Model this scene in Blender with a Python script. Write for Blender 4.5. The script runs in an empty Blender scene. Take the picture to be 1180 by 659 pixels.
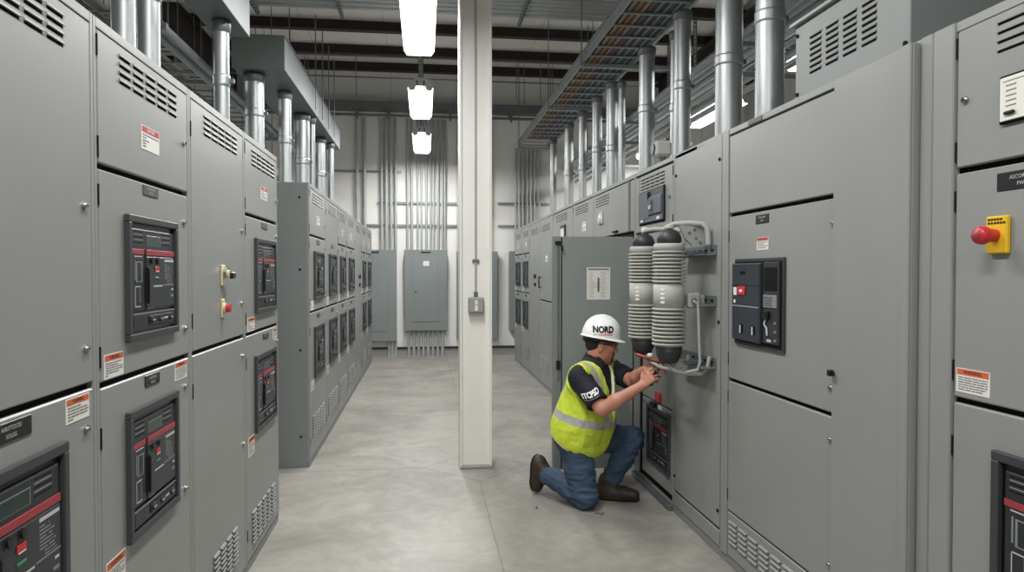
import bpy, math, random
import numpy as np
from math import sin, cos, pi, sqrt, atan, atan2, radians
from mathutils import Vector, Matrix, noise
from mathutils.bvhtree import BVHTree
random.seed(7)
scn = bpy.context.scene
COL = scn.collection

# ------------------------------------------------------------------ materials
def lin(h):
    h = h.lstrip('#')
    out = []
    for i in (0, 2, 4):
        c = int(h[i:i+2], 16) / 255.0
        out.append(c / 12.92 if c <= 0.04045 else ((c + 0.055) / 1.055) ** 2.4)
    return (*out, 1.0)

def mat(name, col, rough=0.5, metal=0.0, var=0.0, vscale=6.0, bump=0.0, bscale=60.0, spec=0.5, emit=None, estr=0.0, stretch=None, rvar=0.0, alpha=None):
    m = bpy.data.materials.new(name); m.use_nodes = True
    nt = m.node_tree; N = nt.nodes; L = nt.links
    b = N['Principled BSDF']
    c = lin(col) if isinstance(col, str) else col
    b.inputs['Base Color'].default_value = c
    b.inputs['Roughness'].default_value = rough
    b.inputs['Metallic'].default_value = metal
    b.inputs['Specular IOR Level'].default_value = spec
    tc = mp = None
    if var or bump or rvar:
        tc = N.new('ShaderNodeTexCoord'); mp = N.new('ShaderNodeMapping')
        L.new(tc.outputs['Object'], mp.inputs['Vector'])
        if stretch: mp.inputs['Scale'].default_value = stretch
    if var or rvar:
        nz = N.new('ShaderNodeTexNoise'); nz.inputs['Scale'].default_value = vscale
        nz.inputs['Detail'].default_value = 5; nz.inputs['Roughness'].default_value = 0.6
        L.new(mp.outputs['Vector'], nz.inputs['Vector'])
    if var:
        cr = N.new('ShaderNodeValToRGB')
        cr.color_ramp.elements[0].position = 0.3; cr.color_ramp.elements[1].position = 0.7
        cr.color_ramp.elements[0].color = tuple(max(0, x * (1 - var)) for x in c[:3]) + (1,)
        cr.color_ramp.elements[1].color = tuple(min(1, x * (1 + var)) for x in c[:3]) + (1,)
        L.new(nz.outputs['Fac'], cr.inputs['Fac']); L.new(cr.outputs['Color'], b.inputs['Base Color'])
    if rvar:
        mr = N.new('ShaderNodeMapRange')
        mr.inputs['To Min'].default_value = max(0.02, rough - rvar); mr.inputs['To Max'].default_value = min(1, rough + rvar)
        mr.inputs['From Min'].default_value = 0.3; mr.inputs['From Max'].default_value = 0.7
        L.new(nz.outputs['Fac'], mr.inputs['Value']); L.new(mr.outputs['Result'], b.inputs['Roughness'])
    if bump:
        n2 = N.new('ShaderNodeTexNoise'); n2.inputs['Scale'].default_value = bscale; n2.inputs['Detail'].default_value = 3
        L.new(mp.outputs['Vector'], n2.inputs['Vector'])
        bp = N.new('ShaderNodeBump'); bp.inputs['Strength'].default_value = bump; bp.inputs['Distance'].default_value = 0.01
        L.new(n2.outputs['Fac'], bp.inputs['Height']); L.new(bp.outputs['Normal'], b.inputs['Normal'])
    if emit:
        b.inputs['Emission Color'].default_value = lin(emit); b.inputs['Emission Strength'].default_value = estr
    return m

MAT = {}
def add(k, *a, **kw): MAT[k] = mat(k, *a, **kw)
add('paint', '#8a8c8a', 0.36, 0.0, var=0.03, vscale=1.5, rvar=0.06, spec=0.45)
add('paint_side', '#7d8281', 0.42, 0.0, var=0.03, vscale=1.5, spec=0.4)
add('paint_panel', '#7e8584', 0.45, var=0.03, vscale=2)
add('paint_door', '#868c8a', 0.4, var=0.06, vscale=1.5, rvar=0.1)
add('gap', '#0d0d0d', 0.8, spec=0.2)
add('bezel', '#35383b', 0.45)
add('face', '#23262a', 0.4)
add('face2', '#2d3034', 0.42)
add('navy_case', '#2e333b', 0.4)
add('mccb', '#555b66', 0.45)
add('mccb_dark', '#3a3f48', 0.4)
add('black', '#0c0c0d', 0.35)
add('white_print', '#b9bbbb', 0.5)
add('grey_print', '#7d8083', 0.5)
add('redband', '#98323a', 0.4)
add('red', '#c22a34', 0.35)
add('green', '#2f7d57', 0.4)
add('orange_btn', '#d8703a', 0.4)
add('lcd', '#2c3a38', 0.2)
add('lcd_frame', '#5d6365', 0.35)
add('sticker', '#dcdad2', 0.55)
add('sticker_line', '#77757a', 0.6)
add('orange', '#c8623a', 0.5)
add('redhead', '#b23a44', 0.5)
add('plate', '#141718', 0.35)
add('plate_grey', '#4a4d4c', 0.4)
add('steel', '#a8a8a4', 0.28, 1.0)
add('chrome', '#c9c9c6', 0.18, 1.0)
add('galv', '#b0b5b6', 0.42, 0.75, var=0.14, vscale=3.0, stretch=(9, 9, 1.2), rvar=0.08)
add('emt', '#b0b4b4', 0.5, 0.25, var=0.1, vscale=3.0)
add('galv_duct', '#6a7071', 0.5, 0.3, var=0.12, vscale=3.0)
add('galv_dull', '#767c7e', 0.5, 0.6, var=0.18, vscale=4)
add('tray', '#a0a6a8', 0.45, 0.4, var=0.12, vscale=4)
add('rod', '#7b7f7e', 0.5, 0.7)
add('brown', '#2f2523', 0.7, var=0.1, vscale=3)
add('duct_end', '#66706e', 0.5, var=0.04, vscale=3)
add('yellow', '#e0b51c', 0.45)
add('yellow_old', '#cfc39a', 0.45)
add('ceramic', '#a6a7a0', 0.6, var=0.05, vscale=5)
add('ceramic_band', '#bfc0b8', 0.35)
add('rubber', '#2c2d30', 0.5)
add('epoxy', '#9fa29c', 0.5, var=0.08, vscale=12)
add('copper', '#9a5a48', 0.45, 0.6)
add('lens', '#ffffff', 0.5, emit='#fffefa', estr=5.0)
add('fixture', '#c9ccca', 0.45)
add('colpaint', '#eceae4', 0.4, var=0.04, vscale=2)
add('boxgrey', '#9a9c9a', 0.45, 0.1)
add('hat', '#f1f1ee', 0.28, spec=0.55)
add('hair', '#1f1a18', 0.85, bump=0.4, bscale=150)
add('skin', '#b9806a', 0.5, var=0.10, vscale=14, bump=0.06, bscale=120)
add('lip', '#94554a', 0.5)
add('beard', '#33231e', 0.9)
add('shirt', '#10141e', 0.8, var=0.12, vscale=18, bump=0.25, bscale=40)
add('denim', '#35495f', 0.85, var=0.3, vscale=7, bump=0.3, bscale=70)
add('denim_dark', '#2c3a50', 0.85)
add('boot', '#34291d', 0.6, var=0.25, vscale=14)
add('sole', '#1d1916', 0.8)
add('belt', '#1d1512', 0.5)
add('eye', '#e9e6e0', 0.2)
add('pupil', '#17110e', 0.15)
add('glassframe', '#151518', 0.3)
add('text_black', '#101010', 0.5)
add('text_red', '#cf6a64', 0.5)
add('text_white', '#e8e8e6', 0.6)
add('insul', '#77756f', 0.8)
for k, c in dict(c_or='#a9743f', c_tan='#8d7a5c', c_wh='#a3a198', c_blue='#41576e', c_blk='#1d2023', c_red='#9a4a3c', c_teal='#3f5a60').items():
    add(k, c, 0.5)

# clear safety lens
gm = mat('safety_glass', '#3a3a3c', 0.1); MAT['safety_glass'] = gm
gm.node_tree.nodes['Principled BSDF'].inputs['Alpha'].default_value = 0.45

def wall_mat(name, col, seam):
    m = mat(name, col, 0.7, var=0.05, vscale=0.9, bump=0.05, bscale=30)
    nt = m.node_tree; N = nt.nodes; L = nt.links; b = N['Principled BSDF']
    src = b.inputs['Base Color'].links[0].from_socket
    tc = N.new('ShaderNodeTexCoord'); sp = N.new('ShaderNodeSeparateXYZ'); L.new(tc.outputs['Object'], sp.inputs['Vector'])
    def M(op, a, bb=None):
        n = N.new('ShaderNodeMath'); n.operation = op
        for i, v in enumerate((a, bb)):
            if v is None: continue
            if isinstance(v, (int, float)): n.inputs[i].default_value = v
            else: L.new(v, n.inputs[i])
        return n.outputs[0]
    fr = M('ABSOLUTE', M('SUBTRACT', M('FRACT', M('DIVIDE', sp.outputs[seam], 1.22)), 0.5))
    line = M('LESS_THAN', fr, 0.004)
    mx = N.new('ShaderNodeMixRGB'); mx.blend_type = 'MULTIPLY'; mx.inputs['Color2'].default_value = (0.6, 0.6, 0.6, 1)
    L.new(line, mx.inputs['Fac']); L.new(src, mx.inputs['Color1']); L.new(mx.outputs['Color'], b.inputs['Base Color'])
    return m
MAT['wall'] = wall_mat('wall', '#e6e5e1', 'X')
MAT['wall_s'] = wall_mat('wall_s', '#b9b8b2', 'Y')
MAT['ceiling'] = wall_mat('ceiling', '#d3d0ca', 'X')

def floor_mat():
    m = bpy.data.materials.new('concrete'); m.use_nodes = True
    nt = m.node_tree; N = nt.nodes; L = nt.links; b = N['Principled BSDF']
    tc = N.new('ShaderNodeTexCoord'); sp = N.new('ShaderNodeSeparateXYZ'); L.new(tc.outputs['Object'], sp.inputs['Vector'])
    def M(op, a, bb=None):
        n = N.new('ShaderNodeMath'); n.operation = op
        for i, v in enumerate((a, bb)):
            if v is None: continue
            if isinstance(v, (int, float)): n.inputs[i].default_value = v
            else: L.new(v, n.inputs[i])
        return n.outputs[0]
    def nz(scale, det=6, rough=0.6, dist=0.0):
        n = N.new('ShaderNodeTexNoise'); n.inputs['Scale'].default_value = scale; n.inputs['Detail'].default_value = det
        n.inputs['Roughness'].default_value = rough; n.inputs['Distortion'].default_value = dist
        L.new(tc.outputs['Object'], n.inputs['Vector']); return n.outputs['Fac']
    cr = N.new('ShaderNodeValToRGB'); e = cr.color_ramp.elements
    e[0].position = 0.3; e[0].color = lin('#7c7973'); e[1].position = 0.72; e[1].color = lin('#a5a29b')
    L.new(nz(1.1, 8, 0.65, 0.8), cr.inputs['Fac'])
    cr2 = N.new('ShaderNodeValToRGB'); e = cr2.color_ramp.elements
    e[0].position = 0.3; e[0].color = (0.80, 0.79, 0.78, 1); e[1].position = 0.62; e[1].color = (1.05, 1.05, 1.05, 1)
    L.new(nz(5, 9, 0.7, 1.5), cr2.inputs['Fac'])
    mx = N.new('ShaderNodeMixRGB'); mx.blend_type = 'MULTIPLY'; mx.inputs['Fac'].default_value = 0.9
    L.new(cr.outputs['Color'], mx.inputs['Color1']); L.new(cr2.outputs['Color'], mx.inputs['Color2'])
    # dark scuffs
    cr3 = N.new('ShaderNodeValToRGB'); e = cr3.color_ramp.elements
    e[0].position = 0.66; e[0].color = (0, 0, 0, 1); e[1].position = 0.78; e[1].color = (1, 1, 1, 1)
    L.new(nz(9, 6, 0.75, 2.5), cr3.inputs['Fac'])
    mxs = N.new('ShaderNodeMixRGB'); mxs.blend_type = 'MULTIPLY'; mxs.inputs['Color2'].default_value = (0.62, 0.61, 0.6, 1)
    sc = M('MULTIPLY', cr3.outputs['Color'], 0.6)
    L.new(sc, mxs.inputs['Fac']); L.new(mx.outputs['Color'], mxs.inputs['Color1'])
    # control joints: a diamond round the column, a cross joint to the left, a long joint towards the camera
    ax = M('ABSOLUTE', M('SUBTRACT', sp.outputs['X'], 0.41)); ay = M('ABSOLUTE', M('SUBTRACT', sp.outputs['Y'], 5.62))
    wob = M('MULTIPLY', M('SUBTRACT', nz(4, 4), 0.5), 0.02)
    dia = M('LESS_THAN', M('ABSOLUTE', M('ADD', M('SUBTRACT', M('ADD', ax, ay), 0.42), wob)), 0.008)
    cross = M('MULTIPLY', M('LESS_THAN', M('ABSOLUTE', M('ADD', M('SUBTRACT', sp.outputs['Y'], 5.62), wob)), 0.008), M('GREATER_THAN', ax, 0.42))
    long_ = M('MULTIPLY', M('LESS_THAN', M('ABSOLUTE', M('ADD', M('SUBTRACT', sp.outputs['X'], 0.41), wob)), 0.0035), M('GREATER_THAN', ay, 0.42))
    j = M('MINIMUM', M('ADD', M('ADD', dia, cross), long_), 1.0)
    mxj = N.new('ShaderNodeMixRGB'); mxj.blend_type = 'MULTIPLY'; mxj.inputs['Color2'].default_value = (0.58, 0.55, 0.52, 1)
    L.new(M('MULTIPLY', j, 0.85), mxj.inputs['Fac']); L.new(mxs.outputs['Color'], mxj.inputs['Color1'])
    L.new(mxj.outputs['Color'], b.inputs['Base Color'])
    mr = N.new('ShaderNodeMapRange'); mr.inputs['To Min'].default_value = 0.3; mr.inputs['To Max'].default_value = 0.55
    L.new(nz(2.2, 6), mr.inputs['Value']); L.new(mr.outputs['Result'], b.inputs['Roughness'])
    bp = N.new('ShaderNodeBump'); bp.inputs['Strength'].default_value = 0.06; bp.inputs['Distance'].default_value = 0.01
    L.new(nz(40, 4), bp.inputs['Height']); L.new(bp.outputs['Normal'], b.inputs['Normal'])
    b.inputs['Specular IOR Level'].default_value = 0.4
    return m
MAT['concrete'] = floor_mat()

# ------------------------------------------------------------------ text outlines (flat, in x-y)
_TXT = {}
def text_geo(s, size=1.0, bold=0.0, shear=0.0):
    k = (s, bold, shear)
    if k not in _TXT:
        cu = bpy.data.curves.new('t', 'FONT'); cu.body = s; cu.size = 1.0; cu.align_x = 'CENTER'; cu.align_y = 'CENTER'
        cu.offset = bold; cu.shear = shear; cu.resolution_u = 3
        o = bpy.data.objects.new('t', cu); COL.objects.link(o)
        dg = bpy.context.evaluated_depsgraph_get()
        me = o.evaluated_get(dg).to_mesh()
        V = [(v.co.x, v.co.y) for v in me.vertices]; Fs = [tuple(p.vertices) for p in me.polygons]
        o.evaluated_get(dg).to_mesh_clear()
        bpy.data.objects.remove(o); bpy.data.curves.remove(cu)
        _TXT[k] = (V, Fs)
    V, Fs = _TXT[k]
    return [(x * size, y * size) for x, y in V], Fs
WORDS = [('WARNING', 0.01, 0), ('DANGER', 0.015, 0), ('NORD', 0.05, 0), ('ITCPSD', 0.04, 0), ('ASRITTOCES', 0, 0), ('SOLEG', 0, 0),
         ('ASCORDIBUS', 0.0, 0.2), ('PWX I', 0.0, 0.2), ('THERMONETIC', 0, 0), ('MEX 1W', 0, 0), ('PTOG-AMP', 0, 0), ('MWO', 0, 0)]
for w in WORDS: text_geo(w[0], 1.0, w[1], w[2])

# ------------------------------------------------------------------ mesh builder
class MB:
    def __init__(s): s.v = []; s.f = []; s.m = []; s.mats = []; s.sm = []; s.M = None
    def mi(s, name):
        if name not in s.mats: s.mats.append(name)
        return s.mats.index(name)
    def add(s, V, Fs, m, smooth=False):
        b = len(s.v)
        if s.M is not None: V = [tuple(s.M @ Vector(p)) for p in V]
        s.v.extend(tuple(p) for p in V)
        i = s.mi(m)
        for f in Fs: s.f.append(tuple(b + k for k in f)); s.m.append(i); s.sm.append(smooth)
        return s
    def box(s, x0, x1, y0, y1, z0, z1, m, c=0.0):
        if x0 > x1: x0, x1 = x1, x0
        if y0 > y1: y0, y1 = y1, y0
        if z0 > z1: z0, z1 = z1, z0
        c = min(c, (x1-x0)*.45, (y1-y0)*.45, (z1-z0)*.45)
        if c <= 0:
            V = [(x0,y0,z0),(x1,y0,z0),(x1,y1,z0),(x0,y1,z0),(x0,y0,z1),(x1,y0,z1),(x1,y1,z1),(x0,y1,z1)]
            return s.add(V, [(0,3,2,1),(4,5,6,7),(0,1,5,4),(1,2,6,5),(2,3,7,6),(3,0,4,7)], m)
        V = []; idx = {}
        X = (x0, x1); Y = (y0, y1); Z = (z0, z1)
        for i in (0, 1):
            for j in (0, 1):
                for k in (0, 1):
                    sx, sy, sz = (1 - 2*i)*c, (1 - 2*j)*c, (1 - 2*k)*c
                    for ax in range(3):
                        p = [X[i] + sx, Y[j] + sy, Z[k] + sz]
                        p[ax] = (X[i], Y[j], Z[k])[ax]
                        idx[(i, j, k, ax)] = len(V); V.append(tuple(p))
        Fs = []
        for i in (0, 1):
            q = [(i,0,0),(i,1,0),(i,1,1),(i,0,1)]; f = [idx[(*a, 0)] for a in q]; Fs.append(f if i else f[::-1])
            q = [(0,i,0),(1,i,0),(1,i,1),(0,i,1)]; f = [idx[(*a, 1)] for a in q]; Fs.append(f[::-1] if i else f)
            q = [(0,0,i),(1,0,i),(1,1,i),(0,1,i)]; f = [idx[(*a, 2)] for a in q]; Fs.append(f if i else f[::-1])
        for j in (0, 1):
            for k in (0, 1):
                f = [idx[(0,j,k,1)], idx[(1,j,k,1)], idx[(1,j,k,2)], idx[(0,j,k,2)]]; Fs.append(f if (j ^ k) == 0 else f[::-1])
                f = [idx[(j,0,k,0)], idx[(j,1,k,0)], idx[(j,1,k,2)], idx[(j,0,k,2)]]; Fs.append(f[::-1] if (j ^ k) == 0 else f)
                f = [idx[(j,k,0,0)], idx[(j,k,1,0)], idx[(j,k,1,1)], idx[(j,k,0,1)]]; Fs.append(f if (j ^ k) == 0 else f[::-1])
        for i in (0, 1):
            for j in (0, 1):
                for k in (0, 1):
                    f = [idx[(i,j,k,0)], idx[(i,j,k,1)], idx[(i,j,k,2)]]
                    Fs.append(f if (i + j + k) % 2 else f[::-1])
        return s.add(V, Fs, m)
    def cyl(s, p0, p1, r0, m, r1=None, n=16, cap=True, smooth=True):
        p0 = Vector(p0); p1 = Vector(p1); r1 = r0 if r1 is None else r1
        d = (p1 - p0).normalized(); a = d.orthogonal().normalized(); b = d.cross(a)
        V = []
        for p, r in ((p0, r0), (p1, r1)):
            for i in range(n):
                t = 2*pi*i/n; V.append(p + (a*cos(t) + b*sin(t))*r)
        s.add(V, [(i, (i+1) % n, n + (i+1) % n, n + i) for i in range(n)], m, smooth)
        if cap:
            s.add(V[:n], [tuple(range(n))[::-1]], m); s.add(V[n:], [tuple(range(n))], m)
        return s
    def lathe(s, prof, m, c=(0, 0, 0), n=32, axis=(0, 0, 1), mats=None):
        # prof: list of (r, h)
        d = Vector(axis).normalized(); a = d.orthogonal().normalized(); b = d.cross(a); c = Vector(c)
        V = [c + d*h + (a*cos(2*pi*i/n) + b*sin(2*pi*i/n))*r for r, h in prof for i in range(n)]
        Fs = [(k*n + i, k*n + (i+1) % n, (k+1)*n + (i+1) % n, (k+1)*n + i) for k in range(len(prof)-1) for i in range(n)]
        return s.add(V, Fs, m, True)
    def tube(s, pts, r, m, n=10, cap=True):
        pts = [Vector(p) for p in pts]; V = []; Fs = []
        prev = None
        for i, p in enumerate(pts):
            d = (pts[min(i+1, len(pts)-1)] - pts[max(i-1, 0)]).normalized()
            a = d.orthogonal().normalized() if prev is None else (prev - d*prev.dot(d)).normalized()
            prev = a; b = d.cross(a)
            rr = r[i] if isinstance(r, (list, tuple)) else r
            V += [p + (a*cos(2*pi*k/n) + b*sin(2*pi*k/n))*rr for k in range(n)]
        for i in range(len(pts)-1):
            Fs += [(i*n + k, i*n + (k+1) % n, (i+1)*n + (k+1) % n, (i+1)*n + k) for k in range(n)]
        s.add(V, Fs, m, True)
        if cap:
            s.add(V[:n], [tuple(range(n))[::-1]], m); s.add(V[-n:], [tuple(range(n))], m)
        return s
    def prism(s, poly, ax, a0, a1, m):
        # polygon in the plane normal to ax (0,1,2), extruded a0..a1
        o = [i for i in range(3) if i != ax]
        def P(p, a):
            q = [0, 0, 0]; q[ax] = a; q[o[0]] = p[0]; q[o[1]] = p[1]; return tuple(q)
        n = len(poly); V = [P(p, a0) for p in poly] + [P(p, a1) for p in poly]
        Fs = [tuple(range(n))[::-1], tuple(range(n, 2*n))] + [(i, (i+1) % n, n + (i+1) % n, n + i) for i in range(n)]
        ar = sum(poly[i][0]*poly[(i+1) % n][1] - poly[(i+1) % n][0]*poly[i][1] for i in range(n))
        if (ar < 0) ^ (ax == 1): Fs = [f[::-1] for f in Fs]
        return s.add(V, Fs, m)
    def text(s, t, x, z, size, y, m, bold=0.0, shear=0.0, maxw=None):
        V, Fs = text_geo(t, size, bold, shear)
        if maxw:
            w = max(p[0] for p in V) - min(p[0] for p in V)
            if w > maxw: V = [(p[0]*maxw/w, p[1]) for p in V]
        return s.add([(x + p[0], y, z + p[1]) for p in V], Fs, m)
    def mesh(s, name):
        me = bpy.data.meshes.new(name)
        me.from_pydata(s.v, [], s.f)
        for k in s.mats: me.materials.append(MAT[k])
        me.polygons.foreach_set('material_index', s.m)
        me.polygons.foreach_set('use_smooth', s.sm)
        me.update(); return me
    def build(s, name, parent=None, **kw): return put(name, s.mesh(name), parent, **kw)

def put(name, me, parent=None, loc=None, label=None, cat=None, group=None, kind=None):
    o = bpy.data.objects.new(name, me); COL.objects.link(o)
    if parent is not None: o.parent = parent
    if loc is not None: o.location = loc
    tag(o, label, cat, group, kind)
    return o
def tag(o, label=None, cat=None, group=None, kind=None):
    if label: o['label'] = label
    if cat: o['category'] = cat
    if group: o['group'] = group
    if kind: o['kind'] = kind
    return o
def thing(name, label, cat, loc=(0, 0, 0), rz=0.0, group=None):
    o = bpy.data.objects.new(name, None); COL.objects.link(o)
    o.empty_display_size = 0.1; o.location = loc; o.rotation_euler = (0, 0, rz)
    return tag(o, label, cat, group)
ORD = ['first', 'second', 'third', 'fourth', 'fifth', 'sixth', 'seventh', 'eighth', 'ninth', 'tenth', 'eleventh', 'twelfth', 'thirteenth', 'fourteenth',
       'fifteenth', 'sixteenth', 'seventeenth', 'eighteenth', 'nineteenth', 'twentieth']
_CACHE = {}
def cached(key, fn):
    if key not in _CACHE: _CACHE[key] = fn()
    return _CACHE[key]

# ------------------------------------------------------------------ camera
cam = bpy.data.cameras.new('camera'); cob = bpy.data.objects.new('camera', cam); COL.objects.link(cob)
cam.sensor_fit = 'HORIZONTAL'; cam.sensor_width = 36.0; cam.lens = 36.0 * 800.0 / 1180.0
cam.clip_start = 0.02; cam.clip_end = 100
cob.location = (0, 0, 1.575)
cob.rotation_euler = (pi/2 - 0.019372576, 0, -0.12558557)
scn.camera = cob
# ------------------------------------------------------------------ the room
XW0, XW1, YW0, YW1, ZC = -5.2, 6.4, -3.6, 13.3, 5.41
def struct(name, mb, **kw): return mb.build(name, kind='structure', **kw)
struct('floor', MB().box(XW0-.1, XW1+.1, YW0-.1, YW1+.1, -0.1, 0, 'concrete'))
struct('wall_back', MB().box(XW0-.1, XW1+.1, YW1, YW1+.15, 0, ZC, 'wall'))
struct('wall_front', MB().box(XW0-.1, XW1+.1, YW0-.15, YW0, 0, ZC, 'wall'))
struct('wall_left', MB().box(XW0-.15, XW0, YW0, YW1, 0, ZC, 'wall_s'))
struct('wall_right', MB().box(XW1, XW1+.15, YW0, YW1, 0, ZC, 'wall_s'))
struct('ceiling', MB().box(XW0-.15, XW1+.15, YW0-.15, YW1+.15, ZC, ZC+.1, 'ceiling'))
struct('baseboard_back', MB().box(XW0, XW1, YW1-.02, YW1, 0, 0.13, 'boxgrey').box(XW0, XW1, YW1-.045, YW1, 0.13, 0.165, 'brown'))
for i, y in enumerate((12.95, 12.0, 10.86, 9.72, 8.58, 7.44, 6.3, 5.16, 4.02, 2.88, 1.74, .6, -.54, -1.68, -2.82)):
    b = MB().box(XW0, XW1, y-.005, y+.005, 5.27, ZC, 'brown').box(XW0, XW1, y-.06, y+.06, 5.25, 5.27, 'brown')
    struct('ceiling_beam', b)
for x in (-3.4, 4.6):
    struct('ceiling_girder', MB().box(x-.007, x+.007, YW0, YW1, 4.78, 5.24, 'brown').box(x-.1, x+.1, YW0, YW1, 4.76, 4.785, 'brown').box(x-.1, x+.1, YW0, YW1, 5.225, 5.249, 'brown'))

# white steel column with its conduit and box
c = MB()
c.box(.281, .299, 5.545, 5.80, .02, 5.25, 'colpaint', .003).box(.521, .539, 5.545, 5.80, .02, 5.25, 'colpaint', .003)
c.box(.299, .521, 5.585, 5.60, .02, 5.25, 'colpaint')
col = struct('column', c)
MB().box(.275, .545, 5.54, 5.81, 0, .02, 'boxgrey', .004).build('base_plate', col)
jb = thing('switch_box', 'small grey metal switch box on the white steel column', 'switch box', (.41, 5.585, 1.315))
b = MB().box(-.062, .062, -.07, 0, -.062, .062, 'boxgrey', .008); b.build('box', jb)
MB().box(-.056, .056, -.078, -.07, -.056, .056, 'boxgrey', .006).build('cover', jb)
MB().box(-.012, .012, -.088, -.078, -.045, -.003, 'text_white', .002).build('switch_paddle', jb)
MB().box(-.012, .012, -.081, -.078, .004, .04, 'sticker').build('sticker', jb)
t = thing('column_conduit', 'thin grey conduit running down the white column to its switch box', 'conduit', (.41, 5.572, 1.38))
MB().cyl((0, 0, 0), (0, 0, 3.86), .009, 'emt', n=10).build('tube', t)
for z in (.28,):
    MB().box(-.028, .028, -.014, .013, z, z+.02, 'galv_dull', .003).build('strap', t)
MB().cyl((0, 0, -.003), (0, 0, .04), .017, 'galv_dull', n=12).build('connector', t)

# ------------------------------------------------------------------ switchgear
def screw_mesh():
    m = MB(); m.cyl((0, -.005, 0), (0, 0, 0), .0125, 'steel', n=14).cyl((0, -.010, 0), (0, -.005, 0), .008, 'chrome', n=12)
    m.box(-.006, .006, -.0108, -.0098, -.0012, .0012, 'gap'); return m.mesh('door_latch')
def hinge_mesh():
    m = MB(); m.cyl((0, 0, -.03), (0, 0, .03), .005, 'gap', n=8); return m.mesh('hinge')

def sticker_mesh(w, h, head, word, lines, hcol):
    m = MB(); m.box(0, w, -.0012, 0, 0, h, 'sticker')
    hh = h*.24
    if head:
        m.box(w*.03, w*.97, -.0018, -.0012, h-hh-h*.03, h-h*.03, hcol)
        if word: m.text(word, w*.5, h-hh*.5-h*.03, hh*.82, -.0022, 'text_black' if hcol == 'orange' else 'sticker', .01, 0, w*.7)
    else: hh = 0
    rnd = random.Random(int(w*1000) + lines)
    top = h - hh - h*.1; st = (top - h*.06)/lines
    for i in range(lines):
        z = top - i*st; x = w*.07
        while x < w*.9:
            l = rnd.uniform(.07, .22)*w
            m.box(x, min(x+l, w*.94), -.0018, -.0012, z-st*.55, z-st*.1, 'sticker_line'); x += l + w*.025
            if rnd.random() < .1: break
    return m.mesh('warning_label')
def plate_mesh(w, h, t1, t2, cc='plate'):
    m = MB(); m.box(0, w, -.003, 0, 0, h, cc, .0015)
    if t1:
        m.text(t1, w*.5, h*.68, h*.30, -.0034, 'white_print', 0, .0, w*.84); m.text(t2, w*.5, h*.30, h*.30, -.0034, 'white_print', 0, 0, w*.5)
    else:
        for zz, a, b in ((.62, .15, .82), (.28, .35, .68)):
            x = a
            while x < b: m.box(w*x, w*min(x+.06, b), -.0034, -.003, h*zz, h*(zz+.16), 'grey_print'); x += .085
    return m.mesh('nameplate')

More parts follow.
